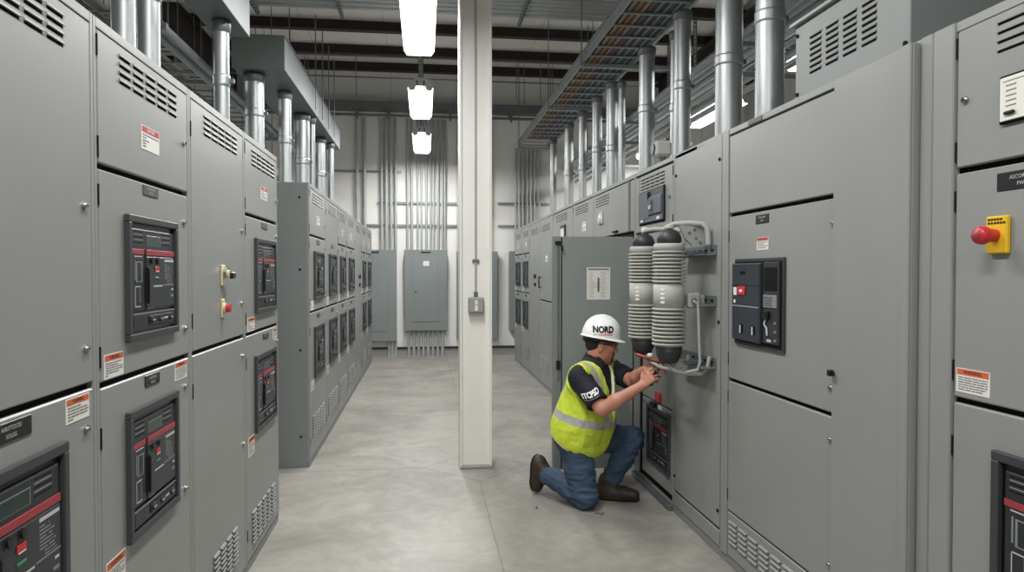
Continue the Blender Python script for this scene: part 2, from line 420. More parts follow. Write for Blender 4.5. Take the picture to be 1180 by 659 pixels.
def breaker_parts(cab, x, z, w=.43, h=.41, d=.03, base=-.022, red=True):
    """withdrawable breaker: bezel > faceplate, band, display, handle, buttons, tray"""
    W0, H0 = .43, .41; fr = .024
    def bez():
        m = MB()
        m.box(0, W0, -d, 0, 0, fr, 'bezel', .003).box(0, W0, -d, 0, H0-fr, H0, 'bezel', .003)
        m.box(0, fr, -d, 0, fr, H0-fr, 'bezel', .003).box(W0-fr, W0, -d, 0, fr, H0-fr, 'bezel', .003)
        m.box(fr, W0-fr, -.004, 0, fr, H0-fr, 'black'); return m.mesh('circuit_breaker')
    cb = put('circuit_breaker', cached(('bez', d), bez), cab, (x, base, z)); cb.scale = (w/W0, .55, h/H0)
    iw = W0 - 2*fr - .024; ih = H0 - 2*fr - .024; ox = fr + .012; oz = fr + .006
    X = lambda f: ox + f*iw
    Z = lambda f: oz + (1-f)*ih      # fraction from the top
    def face():
        m = MB(); m.box(X(0), X(1), -.016, -.004, Z(.80), Z(0), 'face', .004)
        m.box(X(.27), X(.30), -.0165, -.004, Z(.80), Z(.2), 'gap')
        m.box(X(.30), X(1), -.021, -.004, Z(.79), Z(.265), 'face2', .004)
        for c0 in (.04, .70):                                     # speaker-like vent marks
            for r in range(5):
                m.box(X(c0), X(c0+.2), -.0166, -.016, Z(.035+r*.026), Z(.025+r*.026), 'grey_print' if r % 2 else 'gap')
        m.box(X(.05), X(.22), -.0168, -.016, Z(.275), Z(.265), 'white_print')
        m.box(X(.06), X(.075), -.0168, -.016, Z(.5), Z(.31), 'grey_print').box(X(.09), X(.22), -.0168, -.016, Z(.52), Z(.32), 'grey_print')
        m.box(X(.11), X(.2), -.0172, -.0168, Z(.51), Z(.33), 'face')
        m.box(X(.06), X(.068), -.0168, -.016, Z(.76), Z(.56), 'white_print').box(X(.06), X(.18), -.0168, -.016, Z(.57), Z(.56), 'white_print').box(X(.16), X(.168), -.0168, -.016, Z(.72), Z(.56), 'grey_print').box(X(.06), X(.18), -.0168, -.016, Z(.765), Z(.755), 'white_print')
        m.box(X(.74), X(.98), -.0216, -.021, Z(.315), Z(.29), 'white_print')
        for r in range(9):
            m.box(X(.74 if r < 7 else .80), X(.80 + ((r*37) % 11)/70), -.0216, -.021, Z(.35+r*.024), Z(.341+r*.024), 'grey_print')
            m.box(X(.85), X(.86 + ((r*53) % 13)/110), -.0216, -.021, Z(.35+r*.024), Z(.341+r*.024), 'grey_print')
        m.box(X(.46), X(.68), -.0216, -.021, Z(.575), Z(.56), 'white_print').box(X(.70), X(.99), -.0216, -.021, Z(.563), Z(.553), 'grey_print')
        m.box(X(.33), X(.46), -.0216, -.021, Z(.79), Z(.785), 'grey_print').box(X(.9), X(.97), -.0216, -.021, Z(.69), Z(.665), 'grey_print').box(X(.92), X(.97), -.0216, -.021, Z(.62), Z(.60), 'white_print')
        return m.mesh('faceplate')
    put('faceplate', cached('face', face), cb)
    bm_ = 'redband' if red else 'face2'
    put('red_band' if red else 'label_band', cached('band' + bm_, lambda: MB().box(X(0), X(.265), -.0185, -.016, Z(.25), Z(.20), bm_, .001).box(X(.305), X(1), -.0215, -.016, Z(.255), Z(.20), bm_, .001).mesh('red_band')), cb)
    put('display', cached('disp', lambda: MB().box(X(.32), X(.66), -.0185, -.016, Z(.165), Z(.055), 'lcd_frame', .002).box(X(.34), X(.64), -.0192, -.0185, Z(.155), Z(.065), 'lcd').mesh('display')), cb)
    put('charging_handle', cached('hand', lambda: MB().box(X(.30), X(.335), -.036, -.016, Z(.74), Z(.37), 'black', .006).mesh('charging_handle')), cb)
    put('trip_button', cached('trip%d' % red, lambda: MB().box(X(.49), X(.59), -.026, -.021, Z(.415), Z(.365), 'red' if red else 'lcd_frame', .002).box(X(.50), X(.58), -.0264, -.026, Z(.42), Z(.413), 'text_white').mesh('trip_button')), cb)
    put('close_button', cached('clos%d' % red, lambda: MB().box(X(.49), X(.59), -.025, -.021, Z(.495), Z(.472), 'green' if red else 'grey_print', .002).mesh('close_button')), cb)
    for fx in (.40, .545):
        put('key_lock', cached('knob%g' % fx, lambda: MB().box(X(fx-.03), X(fx+.03), -.025, -.021, Z(.345), Z(.275), 'face').cyl((X(fx), -.036, Z(.305)), (X(fx), -.02, Z(.305)), .011, 'black', n=12).mesh('key_lock')), cb)
    def trayf():
        m = MB(); m.box(X(0), X(1), -.02, -.004, Z(.99), Z(.825), 'face2', .004)
        m.box(X(.02), X(.26), -.021, -.02, Z(.965), Z(.85), 'face').box(X(.0), X(1), -.0215, -.02, Z(.838), Z(.826), 'grey_print')
        m.box(X(.34), X(.97), -.026, -.02, Z(.955), Z(.86), 'black', .004)
        for f in (.42, .62, .88): m.cyl((X(f), -.033, Z(.908)), (X(f), -.025, Z(.908)), .012, 'bezel', n=12).box(X(f-.03), X(f+.03), -.0345, -.033, Z(.912), Z(.904), 'white_print')
        m.box(X(.70), X(.80), -.0265, -.026, Z(.915), Z(.895), 'white_print')
        return m.mesh('lower_module')
    put('lower_module', cached('tray', trayf), cb)
    return cb

def vents_mesh(cols, rows, w, pitch, gapx, slot=.010, hood=.0065):
    m = MB()
    for c in range(cols):
        x0 = c*(w+gapx)
        for r in range(rows):
            z = -r*pitch
            m.box(x0, x0+w, -.0006, 0, z-slot, z, 'gap')
            m.prism([(-.0005, z+.006), (-hood, z-.002), (-hood+.001, z-.004), (-.0005, z-.002)], 0, x0-.001, x0+w+.001, 'paint')
    return m.mesh('louvers')

class Cab:
    PROUD = .022
    def __init__(s, side, y0, y1, label, H=2.30, D=.9, group=None, name='switchgear_cabinet', skip=()):
        s.W = y1 - y0 - .003; s.H = H; s.side = side
        if side == 'L': s.t = thing(name, label, 'cabinet', (-.942, y0 + .0015, 0), pi/2, group)
        else: s.t = thing(name, label, 'cabinet', (1.642, y1 - .0015, 0), -pi/2, group)
        m = MB(); W = s.W; p = s.PROUD
        if 'body' not in skip:
            m.box(0, W, 0, D, 0, H, 'paint_side', .003)
            m.box(0, .016, -p, 0, .045, H, 'paint', .002).box(W-.016, W, -p, 0, .045, H, 'paint', .002)
            m.box(.016, W-.016, -p, 0, H-.03, H, 'paint', .002)
            m.box(.016, W-.016, -.002, 0, .05, H-.03, 'gap')  # near-black sheet behind the doors; its colour paints the shade in the gaps
            m.box(0, W, -p+.004, 0, 0, .045, 'paint_side', .002)
            s.body = m.build('body', s.t)
    def door(s, x0, x1, z0, z1, hinges=True, name='door', latches=(), th=None, m='paint', hside='L'):
        th = th or s.PROUD
        d = cached(('door', round(x1-x0, 3), round(z1-z0, 3), th, m), lambda: MB().box(0, x1-x0, -th, -.003, 0, z1-z0, m, .004).mesh('door'))
        o = put(name, d, s.t, (x0, 0, z0))
        if hinges:
            xx = -.001 if hside == 'L' else x1-x0+.001
            for f in (.12, .88): put('hinge', cached('hinge', hinge_mesh), o, (xx, -th+.002, (z1-z0)*f))
        for (lx, lz) in latches: put('latch', cached('screw', screw_mesh), o, (lx-x0, -th, lz-z0))
        return o
    def vents(s, x0, z1, cols=5, rows=4, w=.075, pitch=.024, gapx=.022, y=None, slot=.010):
        return put('louvers', cached(('v', cols, rows, w, pitch, gapx, z1 < 1), lambda: vents_mesh(cols, rows, w, pitch, gapx, slot, .011 if z1 < 1 else .0055)), s.t, (x0, -s.PROUD if y is None else y, z1))
    def sticker(s, x0, x1, z0, z1, head=True, word=None, lines=6, hcol='orange', label=None, y=None):
        w, h = x1-x0, z1-z0
        return put('warning_label', cached(('st', round(w, 3), round(h, 3), word, lines, hcol, head), lambda: sticker_mesh(w, h, head, word, lines, hcol)), s.t, (x0, -s.PROUD if y is None else y, z0), label=label)
    def plate(s, x0, x1, z0, z1, t1=None, t2=None, cc='plate'):
        w, h = x1-x0, z1-z0
        return put('nameplate', cached(('pl', round(w, 3), round(h, 3), t1, cc), lambda: plate_mesh(w, h, t1, t2, cc)), s.t, (x0, -s.PROUD, z0))
    def part(s, name, mb, label=None): return mb.build(name, s.t, label=label)

ZA, ZB = 1.25, 1.88     # door splits
G = .009
# --- left near row
A = Cab('L', 1.19, 2.09, 'grey cabinet at the left picture edge, nearest to the camera')
A.door(.02, .878, ZA+.012+G, 2.268, latches=((.835, 1.757), (.835, 1.366)))
A.door(.02, .878, .052, ZA+.012-G, latches=((.832, 1.146), (.832, .72)))
A.vents(.265, 2.235, 5, 4, .078, .024, .020)
A.sticker(.725, .850, 1.18, 1.245, word='WARNING', lines=5)
A.plate(.40, .565, 1.197, 1.243, 'ASRITTOCES', 'SOLEG')
breaker_parts(A.t, .255, .69, .455, .455)
B = Cab('L', 2.09, 2.885, 'tall grey cabinet with two breakers, second from the left picture edge')
B.door(.022, .772, ZB+G, 2.268, latches=((.73, 2.073),))
B.door(.022, .772, ZA+G, ZB-G, latches=((.725, 1.769), (.728, 1.36)))
B.door(.022, .772, .052, ZA-G, latches=((.725, 1.135), (.718, .74)))
B.vents(.168, 2.236, 5, 4, .078, .025, .024)
B.sticker(.327, .481, 1.983, 2.062, word='DANGER', lines=5, hcol='redhead')
B.plate(.335, .465, 1.832, 1.866, 'THERMONETIC', 'MEX 1W', 'plate_grey')
B.plate(.335, .462, 1.193, 1.232, 'ASRITTOCES', 'SOLEG')
B.sticker(.043, .172, 1.256+.008, 1.335, word='WARNING', lines=6)
B.sticker(.615, .743, 1.170, 1.238, word='WARNING', lines=6)
B.sticker(.043, .172, .64, .725, word='WARNING', lines=6)
breaker_parts(B.t, .186, 1.357, .435, .40)
breaker_parts(B.t, .182, .725, .435, .415)
C = Cab('L', 2.885, 3.725, 'grey cabinet with key switch and red push button in the left row')
C.door(.022, .815, ZA+G, 2.268, latches=((.785, 1.785), (.775, 1.42)))
C.door(.022, .815, .052, ZA-G, latches=((.785, 1.15), (.79, .70)))
C.vents(.19, 2.235, 5, 4, .088, .024, .018)
C.vents(.27, .325, 4, 8, .075, .023, .025)
ks = C.part('key_switch', MB().box(.41, .466, -.030, -.022, 1.515, 1.61, 'yellow_old', .003))
MB().cyl((.445, -.045, 1.575), (.445, -.03, 1.575), .024, 'steel', n=18).build('collar', ks)
MB().cyl((.44, -.055, 1.57), (.44, -.045, 1.57), .017, 'yellow_old', n=16).box(.442, .505, -.068, -.05, 1.545, 1.58, 'black', .008).build('key_handle', ks)
pb = C.part('push_button', MB().box(.41, .455, -.030, -.022, 1.37, 1.455, 'yellow_old', .003).cyl((.435, -.04, 1.412), (.435, -.028, 1.412), .024, 'yellow_old', n=18))
MB().cyl((.435, -.060, 1.412), (.435, -.04, 1.412), .020, 'redhead', r1=.018, n=18).build('red_cap', pb)
Dc = Cab('L', 3.725, 4.535, 'grey cabinet with two breakers at the far end of the near left row')
Dc.door(.02, .79, ZB+G, 2.268, latches=((.765, 2.02),))
Dc.door(.02, .79, ZA+G, ZB-G, latches=((.765, 1.8), (.765, 1.36)))
Dc.door(.02, .79, .052, ZA-G, latches=((.765, 1.15), (.76, .72)))
Dc.vents(.165, 2.235, 5, 4, .09, .024, .026)
Dc.vents(.115, .285, 5, 8, .085, .023, .03)
Dc.sticker(.37, .53, 1.995, 2.065, word='DANGER', lines=5, hcol='redhead')
Dc.plate(.38, .52, 1.825, 1.86, None, None, 'plate_grey')
Dc.plate(.40, .53, 1.19, 1.222)
Dc.sticker(.05, .20, 1.262, 1.335, word='WARNING', lines=6)
Dc.sticker(.66, .765, 1.165, 1.23, word='WARNING', lines=6)
Dc.sticker(.05, .18, .60, .70, word='WARNING', lines=6)
breaker_parts(Dc.t, .205, 1.35, .515, .415)
breaker_parts(Dc.t, .19, .695, .515, .425)

# --- left far row
def std_cab(side, y0, y1, label, kind, H=2.30, D=.9):
    c = Cab(side, y0, y1, label, H, D); W = c.W
    xa, xb = .02, W-.02
    if kind == 'plain':
        c.door(xa, xb, .052, H-.034, latches=((W-.06, 1.5), (W-.06, .8)))
        c.vents(W*.2, 2.22, 4, 4, W*.12, .024, W*.035)
        c.part('push_button', MB().cyl((W*.62, -.05, 1.52), (W*.62, -.022, 1.52), .03, 'black', n=16))
        c.part('push_button', MB().cyl((W*.62, -.045, 1.40), (W*.62, -.022, 1.40), .026, 'black', n=16))
    elif kind == 'two_door':
        c.door(xa, xb, ZA-.06+G, H-.034, latches=((W-.06, 1.7),)); c.door(xa, xb, .052, ZA-.06-G, latches=((W-.06, 1.05), (W-.06, .5)))
        c.vents(W*.2, 2.22, 4, 4, W*.12, .024, W*.035); c.vents(W*.12, .42, 5, 8, W*.1, .026, W*.035)
        c.sticker(W*.45, W*.62, 1.72, 1.80, lines=4, head=False)
        c.part('pull_handle', MB().cyl((W*.12, -.055, 1.36), (W*.12, -.055, 1.52), .009, 'black', n=8).cyl((W*.12, -.055, 1.37), (W*.12, -.02, 1.37), .007, 'black', n=8).cyl((W*.12, -.055, 1.51), (W*.12, -.02, 1.51), .007, 'black', n=8))
    else:
        if kind == 'tall':
            c.door(xa, xb, ZA+G, H-.034, latches=((W-.06, 1.8), (W-.06, 1.36)))
        else:
            c.door(xa, xb, ZB+G, H-.034, latches=((W-.06, 2.0),)); c.door(xa, xb, ZA+G, ZB-G, latches=((W-.06, 1.8), (W-.06, 1.36)))
            c.sticker(W*.44, W*.62, 1.99, 2.065, head=False, lines=4)
        c.door(xa, xb, .052, ZA-G, latches=((W-.06, 1.15), (W-.06, .7)))
        c.vents(W*.22, 2.235, 5, 4, W*.095, .024, W*.03); c.vents(W*.14, .38, 5, 8, W*.11, .024, W*.035)
        c.plate(W*.42, W*.60, 1.815, 1.855, None, None, 'plate_grey'); c.plate(W*.42, W*.60, 1.185, 1.222)
        c.sticker(W*.06, W*.22, 1.265, 1.34, head=False, lines=5); c.sticker(W*.06, W*.22, .60, .68, head=False, lines=5)
        breaker_parts(c.t, W*.24, 1.345, W*.58, .41, red=False); breaker_parts(c.t, W*.24, .69, W*.58, .43, red=False)
    return c
ys = [5.75, 6.69, 7.615, 8.45, 9.49, 10.39, 11.31, 12.42]
kinds = ['std', 'tall', 'std', 'std', 'plain', 'std', 'std']
labs = ['grey breaker cabinet heading the far left row, its blank side showing',
        'tall narrow-looking grey cabinet, second in the far left row',
        'grey breaker cabinet, third in the far left row',
        'grey breaker cabinet, fourth in the far left row beside the blank one',
        'blank tall grey cabinet without breakers in the far left row',
        'grey breaker cabinet just beyond the blank tall one, far left row',
        'last grey breaker cabinet in the far left row, by the back wall']
for i in range(7):
    c = std_cab('L', ys[i], ys[i+1], labs[i], kinds[i], D=.62)
    if i == 0:
        for z in (.25, .95, 1.6, 2.18):
            put('bolt', cached('bolt', lambda: MB().cyl((0, -.006, 0), (0, .002, 0), .009, 'gap', n=10).mesh('bolt')), c.t, (0-.001, .05, z)).rotation_euler = (0, 0, -pi/2)

# --- right row
HR = 2.34
R1 = Cab('R', 1.10, 2.045, 'grey cabinet at the right picture edge with red emergency stop button', HR)
m = MB().box(0, .088, -.03, -.0, .045, HR, 'paint', .004); R1.part('side_post', m)
R1.door(.094, .925, 1.885+G, 2.31, latches=((.128, 2.095),))
R1.door(.094, .925, 1.185+G, 1.885-G, latches=((.80, 1.5),)); R1.door(.094, .925, .052, 1.185-G)
R1.vents(.245, 2.285, 3, 4, .105, .026, .03)
lbl = R1.part('meter', MB().box(.262, .44, -.034, -.022, 1.99, 2.125, 'gap', .004))
mm = MB().box(.269, .433, -.0365, -.034, 1.997, 2.118, 'sticker', .002)
for r in range(5):
    for cx in (.29, .35): mm.box(cx, cx+.035, -.037, -.0365, 2.095-r*.014, 2.091-r*.014, 'sticker_line')
mm.box(.28, .42, -.037, -.0365, 2.104, 2.107, 'sticker_line'); mm.build('dial_face', lbl)
MB().box(.288, .325, -.046, -.036, 2.012, 2.022, 'black', .004).build('needle_knob', lbl)
R1.plate(.25, .43, 1.805, 1.856, 'ASCORDIBUS', 'PWX I')
es = R1.part('emergency_stop', MB().box(.226, .300, -.038, -.022, 1.628, 1.735, 'yellow', .004))
mm = MB()
for r, (a, b) in enumerate(((.236, .286), (.236, .29))):
    x = a
    while x < b: mm.box(x, x+.008, -.0386, -.038, 1.722-r*.01, 1.728-r*.01, 'text_black'); x += .0105
mm.build('lettering', es)
bt = MB().lathe([(.0, .062), (.015, .062), (.022, .059), (.0255, .052), (.0265, .040), (.0245, .034), (.02, .029), (.018, .0)], 'red', (.262, -.036, 1.68), 28, (0, -1, 0))
bt.lathe([(0, .0635), (.016, .0635), (.0175, .060)], 'redband', (.262, -.036, 1.68), 28, (0, -1, 0)).build('red_button', es)
R1.sticker(.106, .234, 1.212, 1.285, word='WARNING', lines=6)
breaker_parts(R1.t, .256, .60, .50, .47)

R2 = Cab('R', 2.045, 3.63, 'wide grey double-door cabinet on the right with a navy breaker', HR)
R2.part('side_post', MB().box(0, .075, -.026, 0, .045, HR, 'paint', .003)); R2.part('side_post', MB().box(1.53, 1.582, -.03, 0, .045, HR, 'paint', .004))
R2.door(.082, 1.070, 1.88+G, 2.300, name='panel', hinges=False)
R2.door(.082, 1.070, 1.003+G, 1.88-G, latches=((1.036, 1.772), (1.030, 1.112)))
R2.door(.082, 1.070, .300, 1.003-G, latches=((1.030, .903), (1.03, .396)))
R2.door(.082, 1.070, .050, .290, name='vent_panel', hinges=False)
td = R2.door(1.076, 1.52, .050, 2.330, name='tall_door', th=.050, hinges=False)
MB().box(.405, .445, -.060, -.05, 0, 2.28, 'paint', .004).build('door_edge', td)
MB().cyl((.012, -.07, 1.13), (.012, -.048, 1.13), .012, 'black', n=14).box(.006, .03, -.074, -.06, 1.12, 1.145, 'black', .003).build('knob', td)
R2.vents(.11, .245, 8, 5, .085, .027, .028)
R2.plate(.385, .515, 1.812, 1.855, 'PTOG-AMP', 'MWO'); R2.sticker(.395, .51, 1.685, 1.745, word=None, lines=4, hcol='redhead')
R2.part('nameplate', MB().box(.30, .44, -.027, -.022, HR-.028, HR-.006, 'plate_grey', .001))
# navy air circuit breaker
cb = R2.part('circuit_breaker', MB().box(.176, .676, -.034, -.022, 1.208, 1.645, 'bezel', .003).box(.19, .662, -.036, -.033, 1.222, 1.63, 'gap'))
mm = MB().box(.188, .485, -.055, -.03, 1.232, 1.622, 'navy_case', .006)
for z in (1.508, 1.405): mm.box(.188, .485, -.0562, -.055, z, z+.003, 'gap' if z > 1.45 else 'white_print')
mm.box(.285, .34, -.0562, -.055, 1.565, 1.582, 'gap').box(.21, .245, -.0562, -.055, 1.46, 1.5, 'sticker').box(.212, .232, -.0562, -.055, 1.42, 1.437, 'sticker')
for x in (.27, .40): mm.box(x, x+.05, -.0562, -.055, 1.27, 1.315, 'gap').box(x+.01, x+.025, -.0568, -.0562, 1.27, 1.31, 'white_print')
mm.build('breaker_case', cb)
MB().box(.265, .345, -.062, -.055, 1.462, 1.506, 'red', .003).box(.29, .32, -.0626, -.062, 1.478, 1.49, 'text_white').build('trip_button', cb)
mm = MB().box(.505, .65, -.045, -.033, 1.24, 1.625, 'face2', .004).box(.52, .635, -.048, -.045, 1.49, 1.60, 'gap', .002).box(.515, .64, -.05, -.045, 1.41, 1.47, 'grey_print', .002)
for i in range(5): mm.box(.525, .6, -.0505, -.05, 1.42+i*.009, 1.423+i*.009, 'gap')
mm.box(.52, .575, -.06, -.045, 1.355, 1.395, 'black', .004); mm.tube([(.54, -.05, 1.36), (.53, -.052, 1.33), (.555, -.052, 1.315), (.56, -.052, 1.28)], .004, 'white_print', 6)
mm.box(.545, .585, -.0465, -.045, 1.25, 1.262, 'white_print')
for z in (1.26, 1.30, 1.34): mm.cyl((.625, -.05, z), (.625, -.045, z), .007, 'grey_print', n=10)
mm.build('control_panel', cb)

R3 = Cab('R', 3.63, 4.37, 'blank grey panel cabinet carrying the insulator brackets', HR)
R3.door(.006, .734, .155, 2.334, name='panel', hinges=False)
R3.door(.006, .734, .05, .14, name='base_panel', hinges=False)
for x in (.03, .70):
    for z in (.25, 1.3, 2.2): put('bolt', _CACHE['bolt'], R3.t, (x, -.023, z))
R4 = Cab('R', 4.37, 5.225, 'grey cabinet the kneeling man works on, small breaker near the floor', HR)
R4.door(.11, .825, 1.868+G, 2.295, latches=((.77, 2.08),), hside='R')
R4.door(.02, .10, 1.868+G, 2.295, name='side_panel', hinges=False)
R4.vents(.15, 2.268, 5, 4, .085, .024, .022)
bk = R4.part('moulded_case_breaker', MB().box(.13, .685, -.030, -.022, 1.925, 2.172, 'gap', .004))
mm = MB().box(.15, .68, -.040, -.028, 1.935, 2.165, 'mccb_dark', .004)
mm.prism([(-.038, 1.98), (-.052, 1.99), (-.052, 2.10), (-.038, 2.12)], 0, .40, .67, 'mccb').prism([(-.038, 1.96), (-.046, 1.965), (-.046, 2.155), (-.038, 2.16)], 0, .16, .40, 'mccb')
mm.box(.155, .675, -.042, -.038, 1.94, 1.975, 'mccb').build('case', bk)
MB().box(.42, .50, -.056, -.05, 2.0, 2.085, 'mccb_dark', .003).box(.44, .48, -.066, -.054, 2.02, 2.05, 'white_print', .004).cyl((.46, -.06, 2.07), (.46, -.052, 2.07), .008, 'grey_print').build('toggle', bk)
MB().box(.37, .41, -.049, -.045, 2.09, 2.15, 'gap', .003).build('rating_window', bk)
MB().box(.20, .26, -.0435, -.042, 1.945, 1.965, 'sticker').box(.56, .62, -.0435, -.042, 1.945, 1.965, 'sticker').build('sticker', bk)
R4.door(.20, .84, .665, ZB-.012-G, name='panel', hinges=False)
R4.door(.20, .84, .10, .655, latches=((.25, .63), (.25, .12)))
R4.door(.02, .10, .05, ZB-.012-G, name='side_panel', hinges=False)  # open slot beside it bares the dark sheet, painted recess shade
breaker_parts(R4.t, .335, .215, .47, .41)
R4.part('indicator_block', MB().box(.52, .62, -.04, -.022, .675, .745, 'redhead', .004))
R4.part('latch_handle', MB().box(.43, .53, -.045, -.022, .625, .66, 'black', .006))
R4.part('rating_label', MB().box(.56, .625, -.0255, -.022, .60, .66, 'sticker'))
R4.part('base_rail', MB().box(.02, .84, -.05, -.018, 0, .04, 'galv_dull', .004))
tri = MB().prism([(.43, .955), (.53, .80), (.43, .80)], 1, -.026, -.022, 'plate_grey').box(.44, .455, -.0268, -.026, .82, .86, 'white_print')
R4.part('triangular_sign', tri)

R5 = Cab('R', 5.225, 6.55, 'wide grey cabinet whose lower door stands open beside the kneeling man', HR, skip=('body',))
W = R5.W; p = .022; D = .9
m = MB().box(0, W, .02, D, 1.87, HR, 'paint_side').box(0, .02, 0, D, .045, 1.87, 'paint_side').box(W-.02, W, 0, D, .045, 1.87, 'paint_side').box(0, W, D-.02, D, 0, 1.87, 'paint_side').box(0, W, 0, D, 0, .045, 'paint_side')
m.box(0, .68, 0, .02, .045, HR, 'paint_side').box(.68, W, 0, .02, 1.87, HR, 'paint_side')
m.box(0, .016, -p, 0, .045, HR, 'paint').box(W-.016, W, -p, 0, .045, HR, 'paint').box(.016, W-.016, -p, 0, HR-.03, HR, 'paint').box(.016, W-.016, -.002, 0, 1.87, HR-.03, 'gap')  # the dark sheet here also paints gap shade, round the upper doors
m.box(0, W, -p+.004, 0, 0, .045, 'paint_side'); R5.body = m.build('body', R5.t)
d5 = R5.door(.02, 1.19, 1.90, 2.30, hinges=False)
MB().box(1.13, 1.165, -.036, -.02, .0, .40, 'paint', .005).build('door_edge', d5)
R5.door(1.2, W-.02, 1.90, 2.30, name='side_panel', hinges=False)
R5.vents(.09, 2.27, 5, 4, .075, .024, .022)
bell = R5.part('alarm_bell', MB().box(.22, .36, -.035, -.022, 2.02, 2.13, 'ceramic_band', .006))
MB().lathe([(0, .016), (.03, .014), (.042, .009), (.046, .0)], 'ceramic_band', (.29, -.035, 2.06), 20, (0, -1, 0)).build('bell_dome', bell)
R5.part('handle', MB().box(.72, .86, -.04, -.02, 1.915, 1.93, 'gap', .004))
R5.door(.02, .675, .052, 1.88, name='panel', hinges=False)
od = R5.part('open_door', MB().box(W-.035, W-.012, -.655, -.03, .055, 1.852, 'paint_door', .004))
MB().box(W-.05, W-.004, -.668, -.60, .055, 1.852, 'paint_side', .004).box(W-.012, W-.0115, -.60, -.592, .06, 1.845, 'gap').build('return_flange', od)
mm = MB().cyl((W+.0, -.625, .75), (W+.0, -.625, 1.80), .007, 'galv_dull', n=8).box(W-.012, W+.012, -.64, -.61, .83, .90, 'black', .004).box(W-.01, W+.02, -.65, -.60, 1.79, 1.815, 'black', .004).tube([(W+.01, -.61, 1.8), (W+.03, -.6, 1.77), (W+.02, -.595, 1.74)], .006, 'black', 8)
mm.build('latch_rod', od)
mm = MB(); mm.M = Matrix.Translation((W-.011, -.40, 1.365)) @ Matrix.Rotation(pi/2, 4, 'Z')
mm.box(0, .185, -.002, 0, 0, .25, 'sticker').box(.01, .175, -.0026, -.002, .228, .242, 'grey_print')
rnd = random.Random(3)
for r in range(14):
    for (xa, xb) in ((.02, .06), (.11, .165)):
        if 5 < r < 9: xa, xb = .015, .17
        mm.box(xa, xa + (xb-xa)*rnd.uniform(.5, 1), -.0026, -.002, .21-r*.0145, .2125-r*.0145, 'lcd_frame')
mm.box(.085, .1, -.0026, -.002, .06, .17, 'lcd_frame'); mm.build('posted_diagram', od)

R6 = Cab('R', 6.55, 7.50, 'grey cabinet with louvers and white tag, behind the open door', HR)
R6.door(.02, .925, 1.90+G, 2.30); R6.door(.02, .925, .052, 1.90-G); R6.vents(.15, 2.27, 5, 4, .09, .024, .025); R6.sticker(.46, .62, 2.0, 2.09, head=False, lines=4)
R7 = Cab('R', 7.50, 8.69, 'grey cabinet with louvers and small framed meter, behind the open door', HR)
R7.door(.02, 1.165, 1.90+G, 2.30); R7.door(.02, 1.165, .052, 1.90-G); R7.vents(.2, 2.27, 5, 4, .11, .024, .03)
mm = MB().box(.55, .82, -.04, -.022, 1.93, 2.13, 'bezel', .005).box(.59, .78, -.0425, -.04, 1.97, 2.09, 'sticker'); R7.part('meter', mm)
rlab = ['tall two-door grey cabinet left of the open door, right row', 'tall blank grey cabinet with two black buttons, far right row',
        'grey breaker cabinet, second from the far end of the right row', 'grey breaker cabinet at the far end of the right row, by back wall']
for i, (a, b, k) in enumerate(((8.69, 9.70, 'two_door'), (9.70, 10.65, 'plain'), (10.65, 11.5, 'std'), (11.5, 12.45, 'std'))):
    std_cab('R', a, b, rlab[i], k, H=HR)

# louvered box standing on the wide right cabinet
vb = thing('louvered_vent_box', 'grey louvered metal box standing on top of the wide right cabinet', 'vent box', (1.66, 2.96, HR), -pi/2)
MB().box(0, .745, 0, .55, 0, .335, 'paint_side', .004).build('housing', vb)
MB().box(-.02, .765, -.02, .57, .335, .352, 'paint', .003).build('lid', vb)
put('louvers', vents_mesh(4, 7, .085, .025, .035, .012), vb, (.12, 0, .255))
for x, z in ((.02, .03), (.02, .29), (.725, .29), (.725, .03)): put('bolt', _CACHE['bolt'], vb, (x, 0, z))
# ------------------------------------------------------------------ big vertical conduits
def big_pipe(x, y, d, z0, z1, label, group, coup=(), cap=True, name='conduit_pipe'):
    t = thing(name, label, 'conduit', (x, y, z0), 0, group); h = z1 - z0; r = d/2
    MB().cyl((0, 0, 0), (0, 0, h), r, 'galv', n=28).build('pipe', t)
    for z in coup:
        m = MB().lathe([(r, z-.035), (r+.005, z-.033), (r+.006, z-.02), (r+.004, z), (r+.006, z+.02), (r+.005, z+.033), (r, z+.035)], 'galv', n=28)
        m.box(r, r+.03, -.012, .012, z-.015, z+.015, 'galv_dull', .003); m.build('coupling', t)
    MB().lathe([(r, .03), (r+.012, .03), (r+.014, .0)], 'galv_dull', n=28).build('base_collar', t)
    if cap:
        MB().lathe([(r, h-.07), (r+.009, h-.065), (r+.011, h-.02), (r+.011, h), (0, h)], 'galv_dull', n=28).build('top_collar', t)
    return t
RP = [(1.95, 3.755, .158, 3.85, (3.02,)), (2.0, 4.40, .176, 3.85, (2.97,)), (2.0, 5.236, .128, 3.60, (3.03,)), (2.09, 5.62, .09, 3.58, (2.95,)), (2.0, 6.11, .14, 3.60, (3.05,)),
      (2.05, 7.08, .07, 3.56, ()), (2.0, 7.27, .128, 3.60, (2.9,)), (2.12, 7.75, .07, 3.58, (2.8,)), (2.0, 7.93, .112, 3.62, (3.0,)), (2.0, 8.67, .097, 3.62, (2.9,)), (2.0, 9.52, .125, 3.64, (2.95,)), (2.0, 10.7, .1, 3.64, ())]
for i, (x, y, d, z1, cp) in enumerate(RP):
    lb = 'nearest' if i == 0 else ('farthest' if i == len(RP)-1 else ORD[i] + ' nearest')
    t = big_pipe(x, y, d, HR, z1, f'{lb} of the shiny vertical conduits on the right cabinet row', 'galvanised conduits on the right row', [c - HR for c in cp])
LPP = [(-1.2, 2.99, .088, 3.075, (.5,)), (-1.2, 3.25, .092, 3.075, (.5,)), (-1.2, 4.36, .088, 3.075, (.42,))]
nm = ['first', 'second', 'third']
